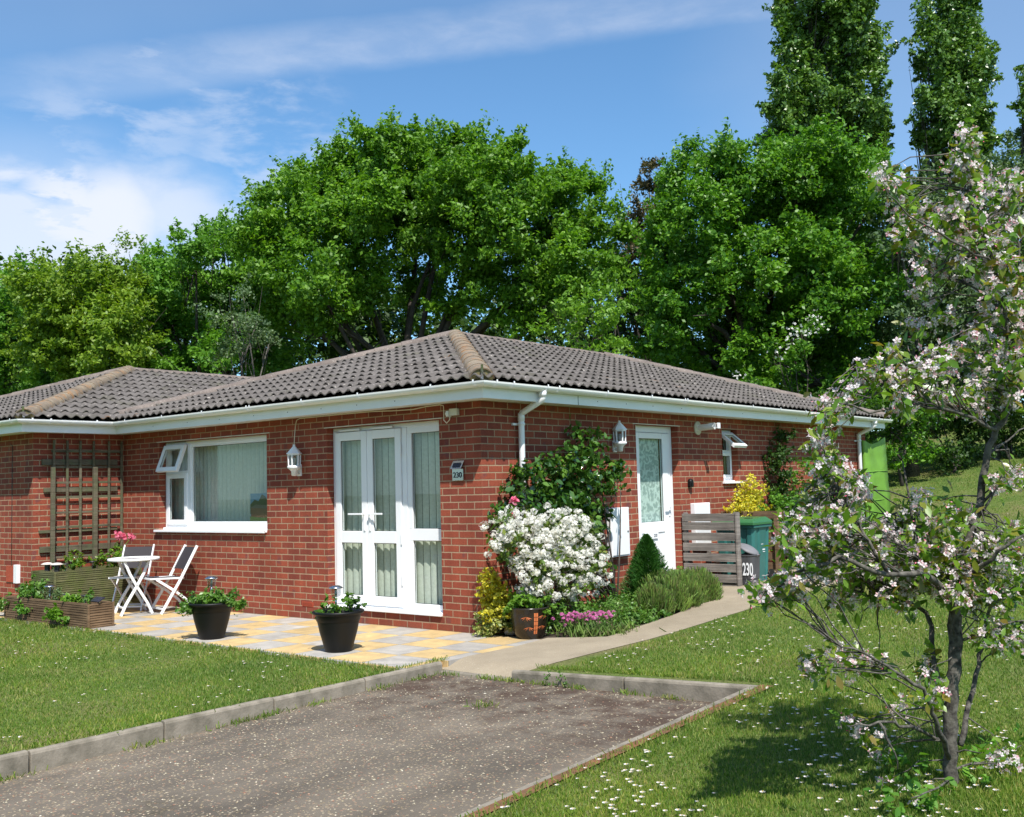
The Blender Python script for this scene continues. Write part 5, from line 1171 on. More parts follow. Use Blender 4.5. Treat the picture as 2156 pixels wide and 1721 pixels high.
# ------------------------------------------------------------------ trees beyond the house
def big_tree(name, label, cat, base, depth, lobes, mat, seed, spread=2.2, per_m2=1.5, cr=.42, pc=130, leaf=.125, trunk=.22, barkm='bark_dark', group=None, zs=1., back=True, maxn=None, spike=.35, flat=.62, limbs=9, inner=.3, tmpl=LEAF):
    rng = np.random.default_rng(seed); sc = FPX/depth
    b = at(base[0], base[1], depth); b[2] = float(ground(b[0], b[1]))-.1
    t = thing(name, label, cat, tuple(b), group)
    LL = []
    for l in lobes:
        x, y, r = l[:3]; rz = (l[3] if len(l) > 3 else r)/sc; rr = r/sc*.93; off = rng.uniform(-1, 1)*spread
        c = at(x, y, depth+off); LL.append((c, (rr, rr, rz)))
        if back:
            c2 = at(x+rng.uniform(-.3, .3)*r, y+rng.uniform(-.2, .3)*r, depth+off+rr*rng.uniform(.8, 1.8)); LL.append((c2, (rr*.8, rr*.8, rz*.8)))
    _, C = foliage('crown', LL, mat, t, per_m2, cr, pc, leaf, seed, tmpl, spike=spike, maxn=maxn, inner=inner, flat=flat)
    m = MB(); top = np.mean([c for c, r in LL], 0); B0 = b
    stem = [B0, B0+(top-B0)*np.array([.15, .15, .3])+rng.normal(0, .1, 3), B0+(top-B0)*np.array([.4, .4, .5])+rng.normal(0, .3, 3), B0+(top-B0)*np.array([.6, .6, .68])+rng.normal(0, .4, 3)]
    m.tube([tuple(p) for p in stem], [trunk, trunk*.7, trunk*.4, trunk*.1], 9)
    m.build('trunk', barkm, t)
    k = [i for i in range(0, len(LL), 2 if back else 1)]; rng.shuffle(k)
    m = MB()
    for i in k[:limbs*2]:
        c = LL[i][0]+CF*.6; s_ = stem[1]*(1-.3*rng.random())+stem[2]*.3*rng.random(); s_ = stem[1]+(stem[2]-stem[1])*rng.random()
        mid = (s_+c)/2+rng.normal(0, .25, 3)+[0, 0, .2]+CF*.5; m.tube([tuple(s_), tuple(mid), tuple(c)], [trunk*.38, trunk*.24, trunk*.08], 6)
        for q in range(4):
            e = c+rng.normal(0, 1, 3)*LL[i][1][0]*.8; m.tube([tuple(mid+(c-mid)*rng.random()), tuple((mid+e)/2+rng.normal(0, .12, 3)), tuple(e)], [trunk*.10, trunk*.07, trunk*.03], 4, False)
    m.build('branches', barkm, t)
    return t
GT = 'broadleaf trees behind the bungalows'
big_tree('oak_tree', 'tallest broad green oak directly behind the roof peak', 'tree', (835, 800), 30,
    [(725, 340, 48), (795, 300, 42), (868, 312, 46), (962, 300, 44), (1000, 318, 30), (830, 350, 75), (920, 370, 85), (735, 400, 78), (640, 400, 60), (605, 390, 38), (1010, 380, 75), (1068, 330, 40), (1095, 400, 62), (1170, 410, 52), (1205, 375, 32), (1245, 400, 30), (620, 470, 78), (555, 440, 42), (700, 500, 88), (820, 480, 95), (930, 470, 90), (850, 420, 70), (780, 430, 60), (960, 400, 60), (1040, 480, 85), (1140, 490, 72), (1215, 480, 50), (1262, 455, 34), (1290, 500, 34), (1270, 560, 40), (1300, 580, 30), (560, 530, 62), (650, 580, 68), (760, 590, 70), (880, 600, 55), (1000, 590, 60), (1110, 580, 62), (1200, 560, 60), (1180, 640, 42), (690, 660, 46), (600, 660, 50), (1080, 660, 40), (940, 655, 38), (560, 600, 50)],
    'leaf_oak', 101, 2.2, 2.5, .40, 150, .132, .30, group=GT, maxn=260000, spike=.16)
big_tree('broadleaf_tree', 'rounded green tree left of the tall oak', 'tree', (440, 820), 32,
    [(400, 520, 42), (335, 545, 40), (460, 500, 42), (520, 500, 48), (380, 590, 62), (470, 580, 66), (540, 600, 56), (330, 630, 56), (430, 670, 62), (520, 690, 52), (350, 715, 60), (450, 750, 48), (300, 760, 46), (390, 790, 44), (540, 750, 44), (600, 740, 40)],
    'leaf_mid', 102, 1.8, 2.5, .38, 130, .132, .22, group=GT, maxn=100000, spike=.22)
big_tree('broadleaf_tree', 'yellowish green tree standing behind the left bungalow roof', 'tree', (160, 840), 31,
    [(158, 562, 28), (190, 575, 36), (120, 590, 42), (215, 600, 48), (95, 640, 55), (170, 640, 62), (245, 660, 54), (60, 600, 34), (120, 710, 62), (205, 720, 60), (275, 610, 36), (270, 720, 46), (70, 740, 44), (160, 780, 50), (240, 780, 40)],
    'leaf_olive', 103, 1.6, 2.5, .38, 130, .128, .2, group=GT, maxn=85000, spike=.25)
big_tree('broadleaf_tree', 'dark green tree at the far left edge', 'tree', (-20, 850), 33,
    [(40, 590, 34), (0, 620, 46), (-60, 620, 60), (25, 670, 44), (-20, 720, 60), (-90, 700, 70), (40, 740, 40), (10, 790, 50), (85, 790, 40), (-60, 790, 50)],
    'leaf_mid', 104, 1.4, 2.5, .38, 120, .132, .2, group=GT, maxn=45000, spike=.25)
big_tree('thin_tree', 'sparse half bare yellowish tree top between two trees on the left', 'tree', (270, 700), 34,
    [(258, 530, 26), (300, 530, 26), (240, 560, 24), (320, 560, 26), (285, 570, 30)],
    'leaf_olive', 105, .8, 1.2, .28, 60, .11, .12, back=False, limbs=5)
big_tree('willow_tree', 'small grey green willow in front of the trees left of the roof peak', 'tree', (510, 780), 26,
    [(500, 620, 36), (475, 660, 36), (530, 670, 34), (500, 710, 40), (560, 700, 26), (470, 740, 26)],
    'leaf_willow', 106, .8, 2.4, .30, 100, .085, .1, 'bark_lichen', back=False, limbs=5, maxn=16000)
big_tree('broadleaf_tree', 'great rounded green tree behind the right half of the roof', 'tree', (1600, 900), 28,
    [(1415, 385, 42), (1470, 335, 40), (1525, 320, 40), (1440, 440, 58), (1510, 400, 66), (1585, 370, 62), (1650, 345, 56), (1720, 330, 56), (1785, 330, 50), (1835, 350, 44), (1600, 450, 84), (1700, 430, 84), (1790, 420, 72), (1850, 430, 44), (1390, 480, 40), (1420, 530, 68), (1510, 520, 80), (1620, 560, 84), (1730, 540, 84), (1820, 520, 60), (1375, 600, 48), (1430, 640, 72), (1530, 640, 80), (1640, 670, 80), (1750, 640, 76), (1840, 610, 50), (1400, 720, 56), (1480, 760, 66), (1590, 770, 66), (1700, 760, 70), (1800, 730, 62), (1770, 830, 62), (1650, 840, 40), (1850, 800, 50)],
    'leaf_lime', 107, 1.9, 2.5, .37, 145, .125, .3, group=GT, maxn=240000, spike=.14)
big_tree('young_tree', 'small fresh green tree just over the roof between the two great trees', 'tree', (1240, 780), 22,
    [(1150, 705, 34), (1200, 690, 38), (1250, 650, 36), (1285, 690, 40), (1265, 605, 30), (1305, 725, 32), (1235, 720, 36), (1300, 640, 26), (1180, 650, 20)],
    'leaf_fresh', 108, .8, 3.0, .26, 90, .10, .08, back=False, limbs=6, maxn=26000)
big_tree('conifer_tree', 'ragged brownish conifer in the gap between the great trees', 'conifer', (1375, 760), 37,
    [(1372, 345, 12, 22), (1345, 395, 20, 18), (1385, 400, 22, 30), (1350, 450, 26), (1395, 460, 26), (1320, 490, 24), (1360, 510, 34), (1310, 560, 34), (1365, 590, 36), (1340, 640, 36), (1390, 660, 30)],
    'leaf_brown', 109, .6, 3.2, .36, 120, .13, .16, back=False, limbs=8)
GPo = 'tall poplars beyond the trees'
big_tree('poplar_tree', 'broad tall poplar rising above the great tree', 'poplar', (1745, 900), 44,
    [(1659, 20, 27, 55), (1708, -40, 39, 70), (1757, -60, 39, 70), (1806, 10, 28, 60), (1667, 110, 31, 65), (1724, 90, 43, 75), (1782, 80, 41, 70), (1827, 110, 27, 60), (1651, 210, 33, 60), (1708, 210, 47, 70), (1774, 200, 47, 70), (1835, 210, 28, 60), (1638, 280, 27, 50), (1692, 310, 47, 52), (1766, 310, 47, 52), (1839, 290, 27, 50), (1848, 360, 23, 50), (1708, 400, 47, 52), (1790, 420, 47, 52), (1749, 520, 47, 52), (1741, 650, 39, 43), (1741, 780, 31, 34)],
    'leaf_poplar', 110, 1.3, 2.2, .42, 150, .19, .3, 'bark_lichen', GPo, maxn=110000, spike=.35, flat=1.3)
big_tree('poplar_tree', 'slimmer tall poplar with gaps in its crown right of the broad one', 'poplar', (2010, 900), 44,
    [(1945, 40, 11, 40), (1995, 0, 27, 60), (2029, 10, 27, 60), (1964, 90, 23, 45), (2010, 100, 34, 60), (2056, 80, 22, 45), (1949, 150, 20, 30), (1991, 180, 31, 50), (2040, 170, 31, 55), (2067, 160, 19, 50), (1949, 220, 22, 30), (2002, 250, 34, 45), (2056, 250, 31, 50), (1945, 290, 20, 26), (1972, 300, 28, 31), (2033, 320, 36, 40), (2078, 300, 20, 40), (1995, 360, 39, 43), (2063, 380, 34, 37), (2010, 450, 39, 43), (2018, 560, 39, 43), (2010, 700, 39, 43), (2010, 820, 39, 43)],
    'leaf_poplar', 111, 1.0, 2.2, .40, 140, .18, .28, 'bark_lichen', GPo, maxn=80000, spike=.35, flat=1.3)
big_tree('poplar_tree', 'poplar partly cut off by the right edge of the picture', 'poplar', (2230, 900), 44,
    [(2167, 210, 17, 34), (2194, 160, 31, 60), (2239, 80, 39, 80), (2162, 300, 16, 34), (2203, 260, 31, 60), (2257, 220, 39, 70), (2185, 380, 31, 34), (2248, 380, 47, 52), (2221, 520, 47, 52), (2230, 680, 47, 52)],
    'leaf_poplar', 112, 1., 2.2, .40, 130, .18, .28, 'bark_lichen', GPo, maxn=40000, spike=.35, flat=1.3)
GW = 'dark willowy trees behind the blossom'
big_tree('willow_tree', 'dull grey green tree behind the blossom, left one of the pair', 'tree', (1920, 960), 27,
    [(1890, 420, 34), (1935, 390, 34), (1900, 490, 48), (1960, 470, 48), (1890, 570, 50), (1960, 560, 56), (1900, 650, 52), (1970, 660, 56), (1890, 730, 46), (1960, 750, 54), (1905, 810, 50), (1975, 840, 48)],
    'leaf_willow', 113, 1.4, 2.1, .34, 115, .13, .2, 'bark_lichen', GW, maxn=52000, flat=1.)
big_tree('willow_tree', 'dull grey green tree behind the blossom at the right edge', 'tree', (2090, 950), 28,
    [(2000, 410, 38), (2060, 380, 40), (2120, 360, 44), (2170, 400, 50), (2040, 480, 52), (2120, 470, 54), (2050, 580, 56), (2140, 570, 60), (2040, 680, 56), (2130, 680, 60), (2060, 780, 54), (2150, 790, 56), (2200, 560, 60), (2210, 700, 60)],
    'leaf_willow', 114, 1.4, 2.1, .34, 115, .13, .2, 'bark_lichen', GW, maxn=56000, flat=1.)
GH = 'undergrowth bushes along the top of the lawn'
for i, (lb, x0, dd, lob, mt_) in enumerate((
    ('dark hedge bush just right of the far corner of the house', 1900, 25.5, [(1850, 880, 36), (1890, 850, 46), (1905, 910, 44), (1870, 960, 34), (1925, 965, 32), (1940, 880, 40)], 'leaf_lime'),
    ('dark hedge bush on the lawn edge in the middle behind the blossom tree', 2010, 26.5, [(1970, 890, 44), (2020, 860, 48), (1990, 950, 38), (2040, 930, 42), (2060, 870, 40), (2020, 975, 24)], 'leaf_dark'),
    ('dark hedge bush on the lawn edge at the right side', 2130, 27.5, [(2090, 880, 46), (2140, 850, 50), (2100, 940, 36), (2150, 925, 40), (2190, 880, 50)], 'leaf_dark'),
    ('leafy thicket under the great tree behind the roof end', 1780, 25, [(1700, 880, 40), (1760, 880, 46), (1820, 890, 46), (1790, 950, 40), (1730, 950, 36)], 'leaf_dark'))):
    big_tree('hedge_bush', lb, 'bush', (x0, 990), dd, lob, mt_, 120+i, .7, 2.2, .30, 100, .10, .06, group=GH, back=True, limbs=4, maxn=30000)
big_tree('hawthorn', 'hawthorn with a few white flower sprays among the trees over the roof', 'bush', (1690, 860), 25.5,
    [(1650, 740, 22), (1690, 720, 26), (1700, 690, 22), (1665, 770, 26)], 'leaf_lime', 130, .3, 2.4, .28, 90, .09, .06, back=False, limbs=3)
t = [o for o in bpy.data.objects if o.name.startswith('hawthorn')][0]
P = np.concatenate([at(x, y, 24.6)+np.random.default_rng(i).normal(0, .12, (16, 3)) for i, (x, y) in enumerate(((1712, 672), (1700, 700), (1678, 700), (1725, 690), (1665, 708), (1560, 790), (1640, 745)))])
rg = np.random.default_rng(3); nr = unit(rg.normal(size=P.shape)+[0, -.5, .6]); x, y = frames(nr, rg); place('blossom', instances(FLOWER4, P, x, y, nr, .07, 'petal_white'), t)
# a wood of dim trees further back, closing the low gaps between the trunks
rg = np.random.default_rng(77); LL = []
for i in range(190):
    x = rg.uniform(-150, 2300); y = rg.uniform(620, 860) if x < 1330 else rg.uniform(560, 930); dd = rg.uniform(37, 42); c = at(x, y, dd); LL.append((c, (1.3, 1.3, 1.3)))
o, _ = foliage('distant_wood', LL, 'leaf_dark', None, 1.0, .55, 26, .26, 78, LEAF, maxn=90000); tag(o, kind='stuff')
# trees across the road behind the camera, which shade the low sky and show in the window glass
for i, (x, y, h_, r) in enumerate(((-20, -30, 6.5, 3.4), (-11, -34, 8, 3.8), (-2, -31, 6.5, 3.4), (8, -35, 8, 4), (18, -31, 7, 3.6), (28, -27, 8, 4))):
    rg = np.random.default_rng(200+i); b = np.array([x, y, float(ground(x, y))])
    t = thing('roadside_tree', 'green tree across the road behind the viewpoint', 'tree', tuple(b), 'trees across the road behind the viewpoint')
    LL = [(b+[rg.normal(0, r*.38), rg.normal(0, r*.38), 1.6+(h_-3)*k/9+rg.normal(0, .4)], (r*.5,)*3) for k in range(10)]
    foliage('crown', LL, 'leaf_oak', t, .8, .9, 26, .62, 300+i, LEAF, maxn=9000)
    m = MB(); m.tube([tuple(b), tuple(b+[0.1, 0, h_*.35]), tuple(b+[0, .2, h_*.7])], [.25, .2, .08], 8); m.build('trunk', 'bark_dark', t)

# ------------------------------------------------------------------ crab apple in blossom, near the camera
t = thing('crab_apple_tree', 'crab apple tree in pink and white blossom at the right front of the lawn', 'tree', tuple(at(2005, 1665, 4.75)))
TD = 4.75; m = MB()
def limb(pts, r0, r1, seg=9, jitter=.0):
    P = [at(p[0], p[1], TD+(p[2] if len(p) > 2 else 0)) for p in pts]
    # subdivide with a little wander for a gnarled look
    Q = [P[0]]
    for a, b in zip(P[:-1], P[1:]):
        for k in (1, 2, 3): Q.append(a+(b-a)*k/3+RNG.normal(0, .006, 3)*(k < 3))
    n = len(Q); m.tube([tuple(q) for q in Q], [(r0+(r1-r0)*i/(n-1))*RNG.uniform(.94, 1.07) for i in range(n)], seg); return Q
LIMBS = []
def L_(pts, r0, r1, seg=8): LIMBS.extend(limb(pts, r0, r1, seg))
L_([(2008, 1700), (2004, 1640), (2000, 1560), (2005, 1470), (2010, 1380), (2012, 1290), (2016, 1230)], 0.0341, 0.0296, 12)
L_([(2016, 1230), (2035, 1150, .03), (2055, 1080, .05), (2066, 1030, .06), (2078, 960, .06), (2096, 905, .05), (2127, 850, .05), (2150, 790, .05)], 0.0190, 0.0133, 10)
L_([(2150, 790, .05), (2130, 720, 0), (2110, 640, -.05), (2095, 560, -.05), (2070, 480, -.1), (2045, 400, -.1), (2032, 320, -.1)], 0.0119, 0.0038, 7)
L_([(2150, 790, .05), (2170, 700, .1), (2150, 600, .1), (2140, 480, .1)], 0.0099, 0.0038, 7)
L_([(2012, 1290), (1975, 1230, -.15), (1940, 1205, -.3), (1870, 1210, -.4), (1790, 1180, -.45), (1720, 1190, -.5), (1650, 1230, -.5), (1590, 1265, -.5)], 0.0169, 0.0031)
L_([(1870, 1210, -.4), (1830, 1140, -.4), (1790, 1080, -.35), (1760, 1020, -.3), (1735, 950, -.3)], 0.0079, 0.0026)
L_([(1940, 1205, -.3), (1920, 1130, .1), (1905, 1090, .15), (1915, 1050, .2)], 0.0079, 0.0026)
L_([(2016, 1230), (1985, 1180, .3), (1950, 1140, .4), (1880, 1110, .5), (1835, 1150, .6)], 0.0109, 0.0031)
L_([(2016, 1230), (2070, 1190, -.2), (2120, 1150, -.3), (2170, 1120, -.3)], 0.0129, 0.0038)
L_([(2012, 1290), (2080, 1260, .3), (2140, 1240, .4), (2200, 1200, .4)], 0.0099, 0.0038)
L_([(2000, 1500), (1985, 1440, .0), (1965, 1390, .05), (1962, 1330, .1), (1950, 1290, .15), (1905, 1265, .1), (1850, 1250, .05)], 0.0158, 0.0076)
L_([(2022, 1570), (2040, 1480, .1), (2062, 1400, .15), (2078, 1330, .2), (2092, 1250, .2), (2098, 1170, .2)], 0.0139, 0.0051)
L_([(2078, 1330, .2), (2130, 1310, .2), (2170, 1300, .2)], 0.0054, 0.0026)
L_([(2000, 1600), (1975, 1540, -.2), (1960, 1500, -.25), (1945, 1450, -.3), (1885, 1415, -.35), (1820, 1375, -.4), (1750, 1350, -.4)], 0.0139, 0.0031)
L_([(1990, 1560), (1920, 1530, -.3), (1850, 1520, -.5), (1790, 1530, -.55)], 0.0090, 0.0026)
L_([(1850, 1520, -.5), (1875, 1570, -.5), (1890, 1620, -.5)], 0.0059, 0.0026)
L_([(2096, 905, .05), (2050, 880, -.2), (1980, 860, -.35), (1900, 855, -.4), (1830, 870, -.45), (1770, 850, -.5), (1735, 855, -.5)], 0.0090, 0.0026)
L_([(1980, 860, -.35), (1930, 820, -.3), (1880, 790, -.3), (1820, 760, -.3)], 0.0059, 0.0026)
L_([(2127, 850, .05), (2080, 790, .3), (2030, 760, .4), (1980, 740, .4)], 0.0070, 0.0026)
L_([(2110, 640, -.05), (2040, 600, .1), (1980, 570, .15), (1930, 560, .2)], 0.0059, 0.0026)
L_([(2095, 560, -.05), (2030, 520, -.3), (1960, 480, -.4), (1900, 440, -.45), (1860, 385, -.5)], 0.0059, 0.0020)
L_([(2070, 480, -.1), (2110, 430, .1), (2150, 380, .1)], 0.0045, 0.0020)
L_([(2078, 960, .06), (2120, 930, .2), (2160, 900, .3)], 0.0059, 0.0026)
L_([(2010, 1620), (2080, 1600, .3), (2150, 1570, .4)], 0.0059, 0.0026)
L_([(2000, 1640), (1960, 1665, -.4), (1920, 1680, -.6)], 0.0050, 0.0026)
blobs = [(1605, 1258, 24, 4), (1668, 1225, 30, 7), (1672, 1125, 34, 9), (1715, 1165, 46, 13), (1750, 1090, 46, 14), (1790, 1150, 56, 18), (1712, 1050, 26, 3), (1850, 1145, 40, 10), (1900, 1170, 56, 16), (1840, 1210, 52, 13), (1775, 1225, 46, 9), (1785, 1040, 36, 8), (1750, 990, 30, 6), (1732, 930, 20, 5), (1755, 880, 26, 3), (1950, 1120, 56, 13), (1985, 1200, 56, 14), (2060, 1200, 56, 14), (2130, 1150, 50, 13), (2130, 1230, 50, 11), (1925, 1250, 46, 7), (2060, 1270, 46, 6), (2010, 1080, 36, 5), (1920, 1060, 30, 4),
    (1715, 1400, 22, 3), (1775, 1385, 36, 4), (1830, 1400, 20, 2), (1955, 1400, 24, 4), (1965, 1460, 20, 3), (2095, 1330, 40, 6), (2150, 1340, 30, 5), (1800, 1535, 28, 2), (1860, 1560, 34, 2), (1900, 1480, 24, 2), (1930, 1690, 40, 5), (2080, 1690, 40, 4), (1860, 1670, 26, 2), (2120, 1600, 30, 3),
    (1740, 852, 22, 5), (1800, 850, 26, 3), (1830, 800, 30, 8), (1870, 770, 36, 8), (1925, 790, 40, 10), (1980, 820, 40, 9), (1890, 850, 36, 5), (2040, 830, 44, 10), (2090, 790, 44, 12), (2140, 730, 40, 12), (2130, 830, 34, 7), (2050, 730, 40, 7), (1985, 740, 26, 5), (1930, 690, 20, 3), (2090, 690, 40, 8), (1980, 650, 30, 3),
    (1855, 375, 14, 3), (1885, 385, 16, 3), (1900, 430, 26, 5), (1920, 490, 40, 9), (1980, 470, 42, 11), (2030, 440, 36, 9), (2035, 510, 40, 10), (2090, 490, 44, 12), (2140, 470, 36, 9), (1960, 550, 36, 7), (2060, 570, 40, 9), (2120, 590, 40, 11), (2150, 650, 30, 8), (2025, 340, 24, 6), (2030, 285, 18, 5), (2060, 380, 24, 5), (2140, 380, 26, 6), (2120, 420, 26, 5), (2100, 1020, 16, 2), (2145, 1010, 20, 3), (1935, 600, 20, 2)]
LB = np.array(LIMBS); CL = []
for x, y, r, n in blobs:
    for _ in range(max(1, int(n*(1.05 if y < 960 else 1.75)))):
        a, q = RNG.uniform(0, 6.283), math.sqrt(RNG.random())*r
        c0 = at(x+q*math.cos(a), y+q*math.sin(a), TD); # depth: follow the nearest limb, spread round it
        d2 = np.linalg.norm(LB-c0, axis=1); j = int(np.argmin(d2+RNG.normal(0, .045, len(d2))+.10*RNG.random()*np.sin(np.arange(len(d2))*.7+RNG.uniform(0, 6))))
        dj = float((LB[j]-CAM) @ CF); c = at(x+q*math.cos(a), y+q*math.sin(a), dj+RNG.normal(0, .13)); CL.append((c, LB[j]))
CLp = np.array([c for c, _ in CL])
for c, b in CL:
    ln = np.linalg.norm(c-b); q1 = b+(c-b)*.33+RNG.normal(0, .055*ln, 3)+[0, 0, .05*ln]; q2 = b+(c-b)*.68+RNG.normal(0, .055*ln, 3)+[0, 0, .05*ln]
    m.tube([tuple(b), tuple(q1), tuple(q2), tuple(c)], [.0042, .0033, .0024, .0014], 4, False)
for (x, y) in ((2110, 1050), (2125, 1040), (1940, 1130), (1900, 1020)):
    b = LB[int(np.argmin(np.linalg.norm(LB-at(x, y+60, TD), axis=1)))]; e = at(x, y-50, TD); m.tube([tuple(b), tuple((b+e)/2+[.01, 0, 0]), tuple(e)], [.008, .006, .003], 5)
m.build('trunk', 'bark_lichen', t)
rg = np.random.default_rng(55); n_ = len(CLp)
kl = 9; base = np.repeat(CLp, kl, 0); dr = unit(rg.normal(size=base.shape)+np.array([0, 0, -.25])); nr = unit(np.cross(dr, rg.normal(size=dr.shape))*.6+np.array([0, 0, .7])); xx = unit(np.cross(dr, nr)); nr = np.cross(xx, dr)
sz = rg.uniform(.036, .070, len(base)); place('leaves', instances(LEAFN, base+dr*sz[:, None]*.65+rg.normal(0, .018, base.shape), xx*.85, dr, nr, sz, 'leaf_crab'), t)
has = rg.random(n_) < .84; kf = 10; base = np.repeat(CLp[has], kf, 0); off = unit(rg.normal(size=base.shape))*rg.uniform(.015, .065, (len(base), 1)); P = base+off
nr = unit(off/.03+rg.normal(0, .6, P.shape)+np.array([.1, -.25, .1])); x, y = frames(nr, rg)
place('blossom', instances(FLOWER5, P, x, y, nr, rg.uniform(.026, .040, len(P)), 'petal_crab'), t)
kb = 2; base = np.repeat(CLp[has], kb, 0); P = base+unit(rg.normal(size=base.shape))*.05; nr = unit(rg.normal(size=P.shape)); x, y = frames(nr, rg)
place('bud', instances(LEAF, P, x, y, nr, rg.uniform(.008, .014, len(P)), 'petal_rose'), t)
# suckers and weeds round its foot
t = thing('sucker_growth', 'leafy sucker growth round the foot of the crab apple tree', 'plant', tuple(at(2000, 1690, 4.7)))
foliage('foliage', [(at(x, y, d), r) for x, y, d, r in ((1920, 1700, 4.4, .12), (2060, 1690, 4.7, .12), (1990, 1690, 4.6, .10), (2120, 1680, 4.9, .15), (1870, 1715, 4.3, .08), (2000, 1640, 4.9, .06), (2080, 1620, 5.1, .12), (2140, 1610, 5.2, .13), (1950, 1640, 5.0, .10), (1890, 1610, 4.9, .08), (2050, 1560, 5.1, .07))], 'leaf_mid', t, 62, .06, 11, .045, 57, LEAFN)

# ------------------------------------------------------------------ grass, daisies, grit
rg = np.random.default_rng(60)
def on_lawn(x, y):
    bad = ((x > .66) & (x < 3.83) & (y < -1.36)) | ((x > -8.6) & (x < .82) & (y > -1.93+.02*np.sin(x*9)) & (y < 12)) | ((x > -16) & (x < -6.6) & (y > -1.35)) | ((x > 0) & (x < 1.93+.02*np.sin(y*8)) & (y > -1.4) & (y < 9.1))
    return ~bad & ~((x > .6) & (x < 1.66+.25*sstep(-1.5, -.3, y)) & (y > -1.5) & (y < 0))
def cam_samples(n, rmin, rmax, p):
    u = rg.random(n); r = (rmin**(1-p)+u*(rmax**(1-p)-rmin**(1-p)))**(1/(1-p)); a = -YAW+rg.uniform(-math.radians(33), math.radians(31), n)
    return CAM[0]+r*np.sin(a), CAM[1]+r*np.cos(a), r
x, y, r = cam_samples(900000, 2.6, 34, 1.3); k = on_lawn(x, y); x, y, r = x[k], y[k], r[k]
z = ground(x, y); n_ = len(x); h = rg.uniform(.008, .024, n_)*(1+.03*r); w = .0020*(1+.15*r)
tuft = np.sin(x*3.1)*np.sin(y*2.7)+np.sin(x*1.3+y*1.9); h *= 1+.18*tuft
ang = rg.uniform(0, 6.283, n_); lean = rg.normal(0, .42, (n_, 2))
V = np.empty((n_, 3, 3)); V[:, 0] = np.stack([x-w*np.cos(ang), y-w*np.sin(ang), z-.004], 1); V[:, 1] = np.stack([x+w*np.cos(ang), y+w*np.sin(ang), z-.004], 1)
V[:, 2] = np.stack([x+lean[:, 0]*h, y+lean[:, 1]*h, z+h], 1)
o = place('grass', npmesh(V.reshape(-1, 3), np.arange(n_*3).reshape(-1, 3), 'grass_blade')); tag(o, kind='stuff')
# daisies: one small mesh, the nearest 300 as objects, the rest as one drift
dv = []; df = []; dm = []
for i in range(8):
    a = 2*math.pi*i/8; b_ = a+.55; k = len(dv); dv += [(0, 0, .028), (.011*math.cos(a), .011*math.sin(a), .030), (.0115*math.cos(b_), .0115*math.sin(b_), .029)]; df.append((k, k+1, k+2)); dm.append(0)
for i in range(6):
    a = math.pi/3*i; b_ = a+math.pi/3; k = len(dv); dv += [(0, 0, .033), (.0028*math.cos(a), .0028*math.sin(a), .031), (.0028*math.cos(b_), .0028*math.sin(b_), .031)]; df.append((k, k+1, k+2)); dm.append(1)
k = len(dv); dv += [(-.001, 0, 0), (.001, 0, 0), (0, 0, .029)]; df.append((k, k+1, k+2)); dm.append(2)
DV, DF, DM = np.array(dv), np.array(df), np.array(dm)
dme = npmesh(DV, DF, ['daisy_petal', 'daisy_eye', 'leaf_herb'], DM)
x, y, r = cam_samples(15000, 3.0, 22, 1.01)
cl = np.sin(x*2.3+1)*np.sin(y*2.1+2)+.7*np.sin(x*5.2+y*3.7)+.5*np.sin(x*.9-y*1.4); k = on_lawn(x, y) & (cl+rg.normal(0, .5, len(x)) > .1) & (rg.random(len(x)) < .5) & ((x > 1.6) | (rg.random(len(x)) < .4)); x, y, r = x[k], y[k], r[k]
od = np.argsort(r); x, y, r = x[od], y[od], r[od]; x, y, r = x[:3800], y[:3800], r[:3800]
z = ground(x, y)
near = min(300, len(x))
for i in range(near):
    o = bpy.data.objects.new('daisy', dme); COL.objects.link(o); o.location = (x[i], y[i], z[i]); s_ = rg.uniform(.55, .9); o.scale = (s_, s_, s_*rg.uniform(.9, 1.4)); o.rotation_euler = (rg.normal(.15, .35), rg.normal(.1, .35), rg.uniform(0, 6))
    tag(o, 'small white daisy standing in the lawn grass near the viewer', 'daisy', 'white daisies scattered over the lawn')
P = np.stack([x, y, z], 1)[near:]; n_ = len(P); s_ = (rg.uniform(.7, 1.15, n_)*(1+.03*r[near:]))[:, None, None]
V = P[:, None]+DV[None]*s_; F = DF[None]+(np.arange(n_)*len(DV))[:, None, None]
o = place('daisies', npmesh(V.reshape(-1, 3), F.reshape(-1, 3), ['daisy_petal', 'daisy_eye', 'leaf_herb'], np.tile(DM, n_))); tag(o, kind='stuff')
# loose chippings on the drive
x, y, r = cam_samples(60000, 3.2, 14, 1.2); k = (x > .77) & (x < 3.68) & (y < -1.52); x, y, r = x[k], y[k], r[k]; n_ = len(x)
edge = np.exp(-(np.minimum(-1.5-y, x-.83))/.35); keep = rg.random(n_) < .42+.5*edge; x, y, r = x[keep], y[keep], r[keep]; n_ = len(x)
oc = np.array([[1, 0, 0], [0, 1, 0], [-1, 0, 0], [0, -1, 0], [0, 0, .6], [0, 0, -.4]]); of = np.array([[0, 1, 4], [1, 2, 4], [2, 3, 4], [3, 0, 4]])
z = zdrive(x, y); s_ = rg.uniform(.0018, .0065, n_)*(1+.04*r); a = rg.uniform(0, 6.28, n_); sx = s_*rg.uniform(.7, 1.6, n_)
V = np.stack([x[:, None]+oc[None, :, 0]*sx[:, None]*np.cos(a)[:, None]-oc[None, :, 1]*s_[:, None]*np.sin(a)[:, None], y[:, None]+oc[None, :, 0]*sx[:, None]*np.sin(a)[:, None]+oc[None, :, 1]*s_[:, None]*np.cos(a)[:, None], z[:, None]+oc[None, :, 2]*s_[:, None]+.001], 2)
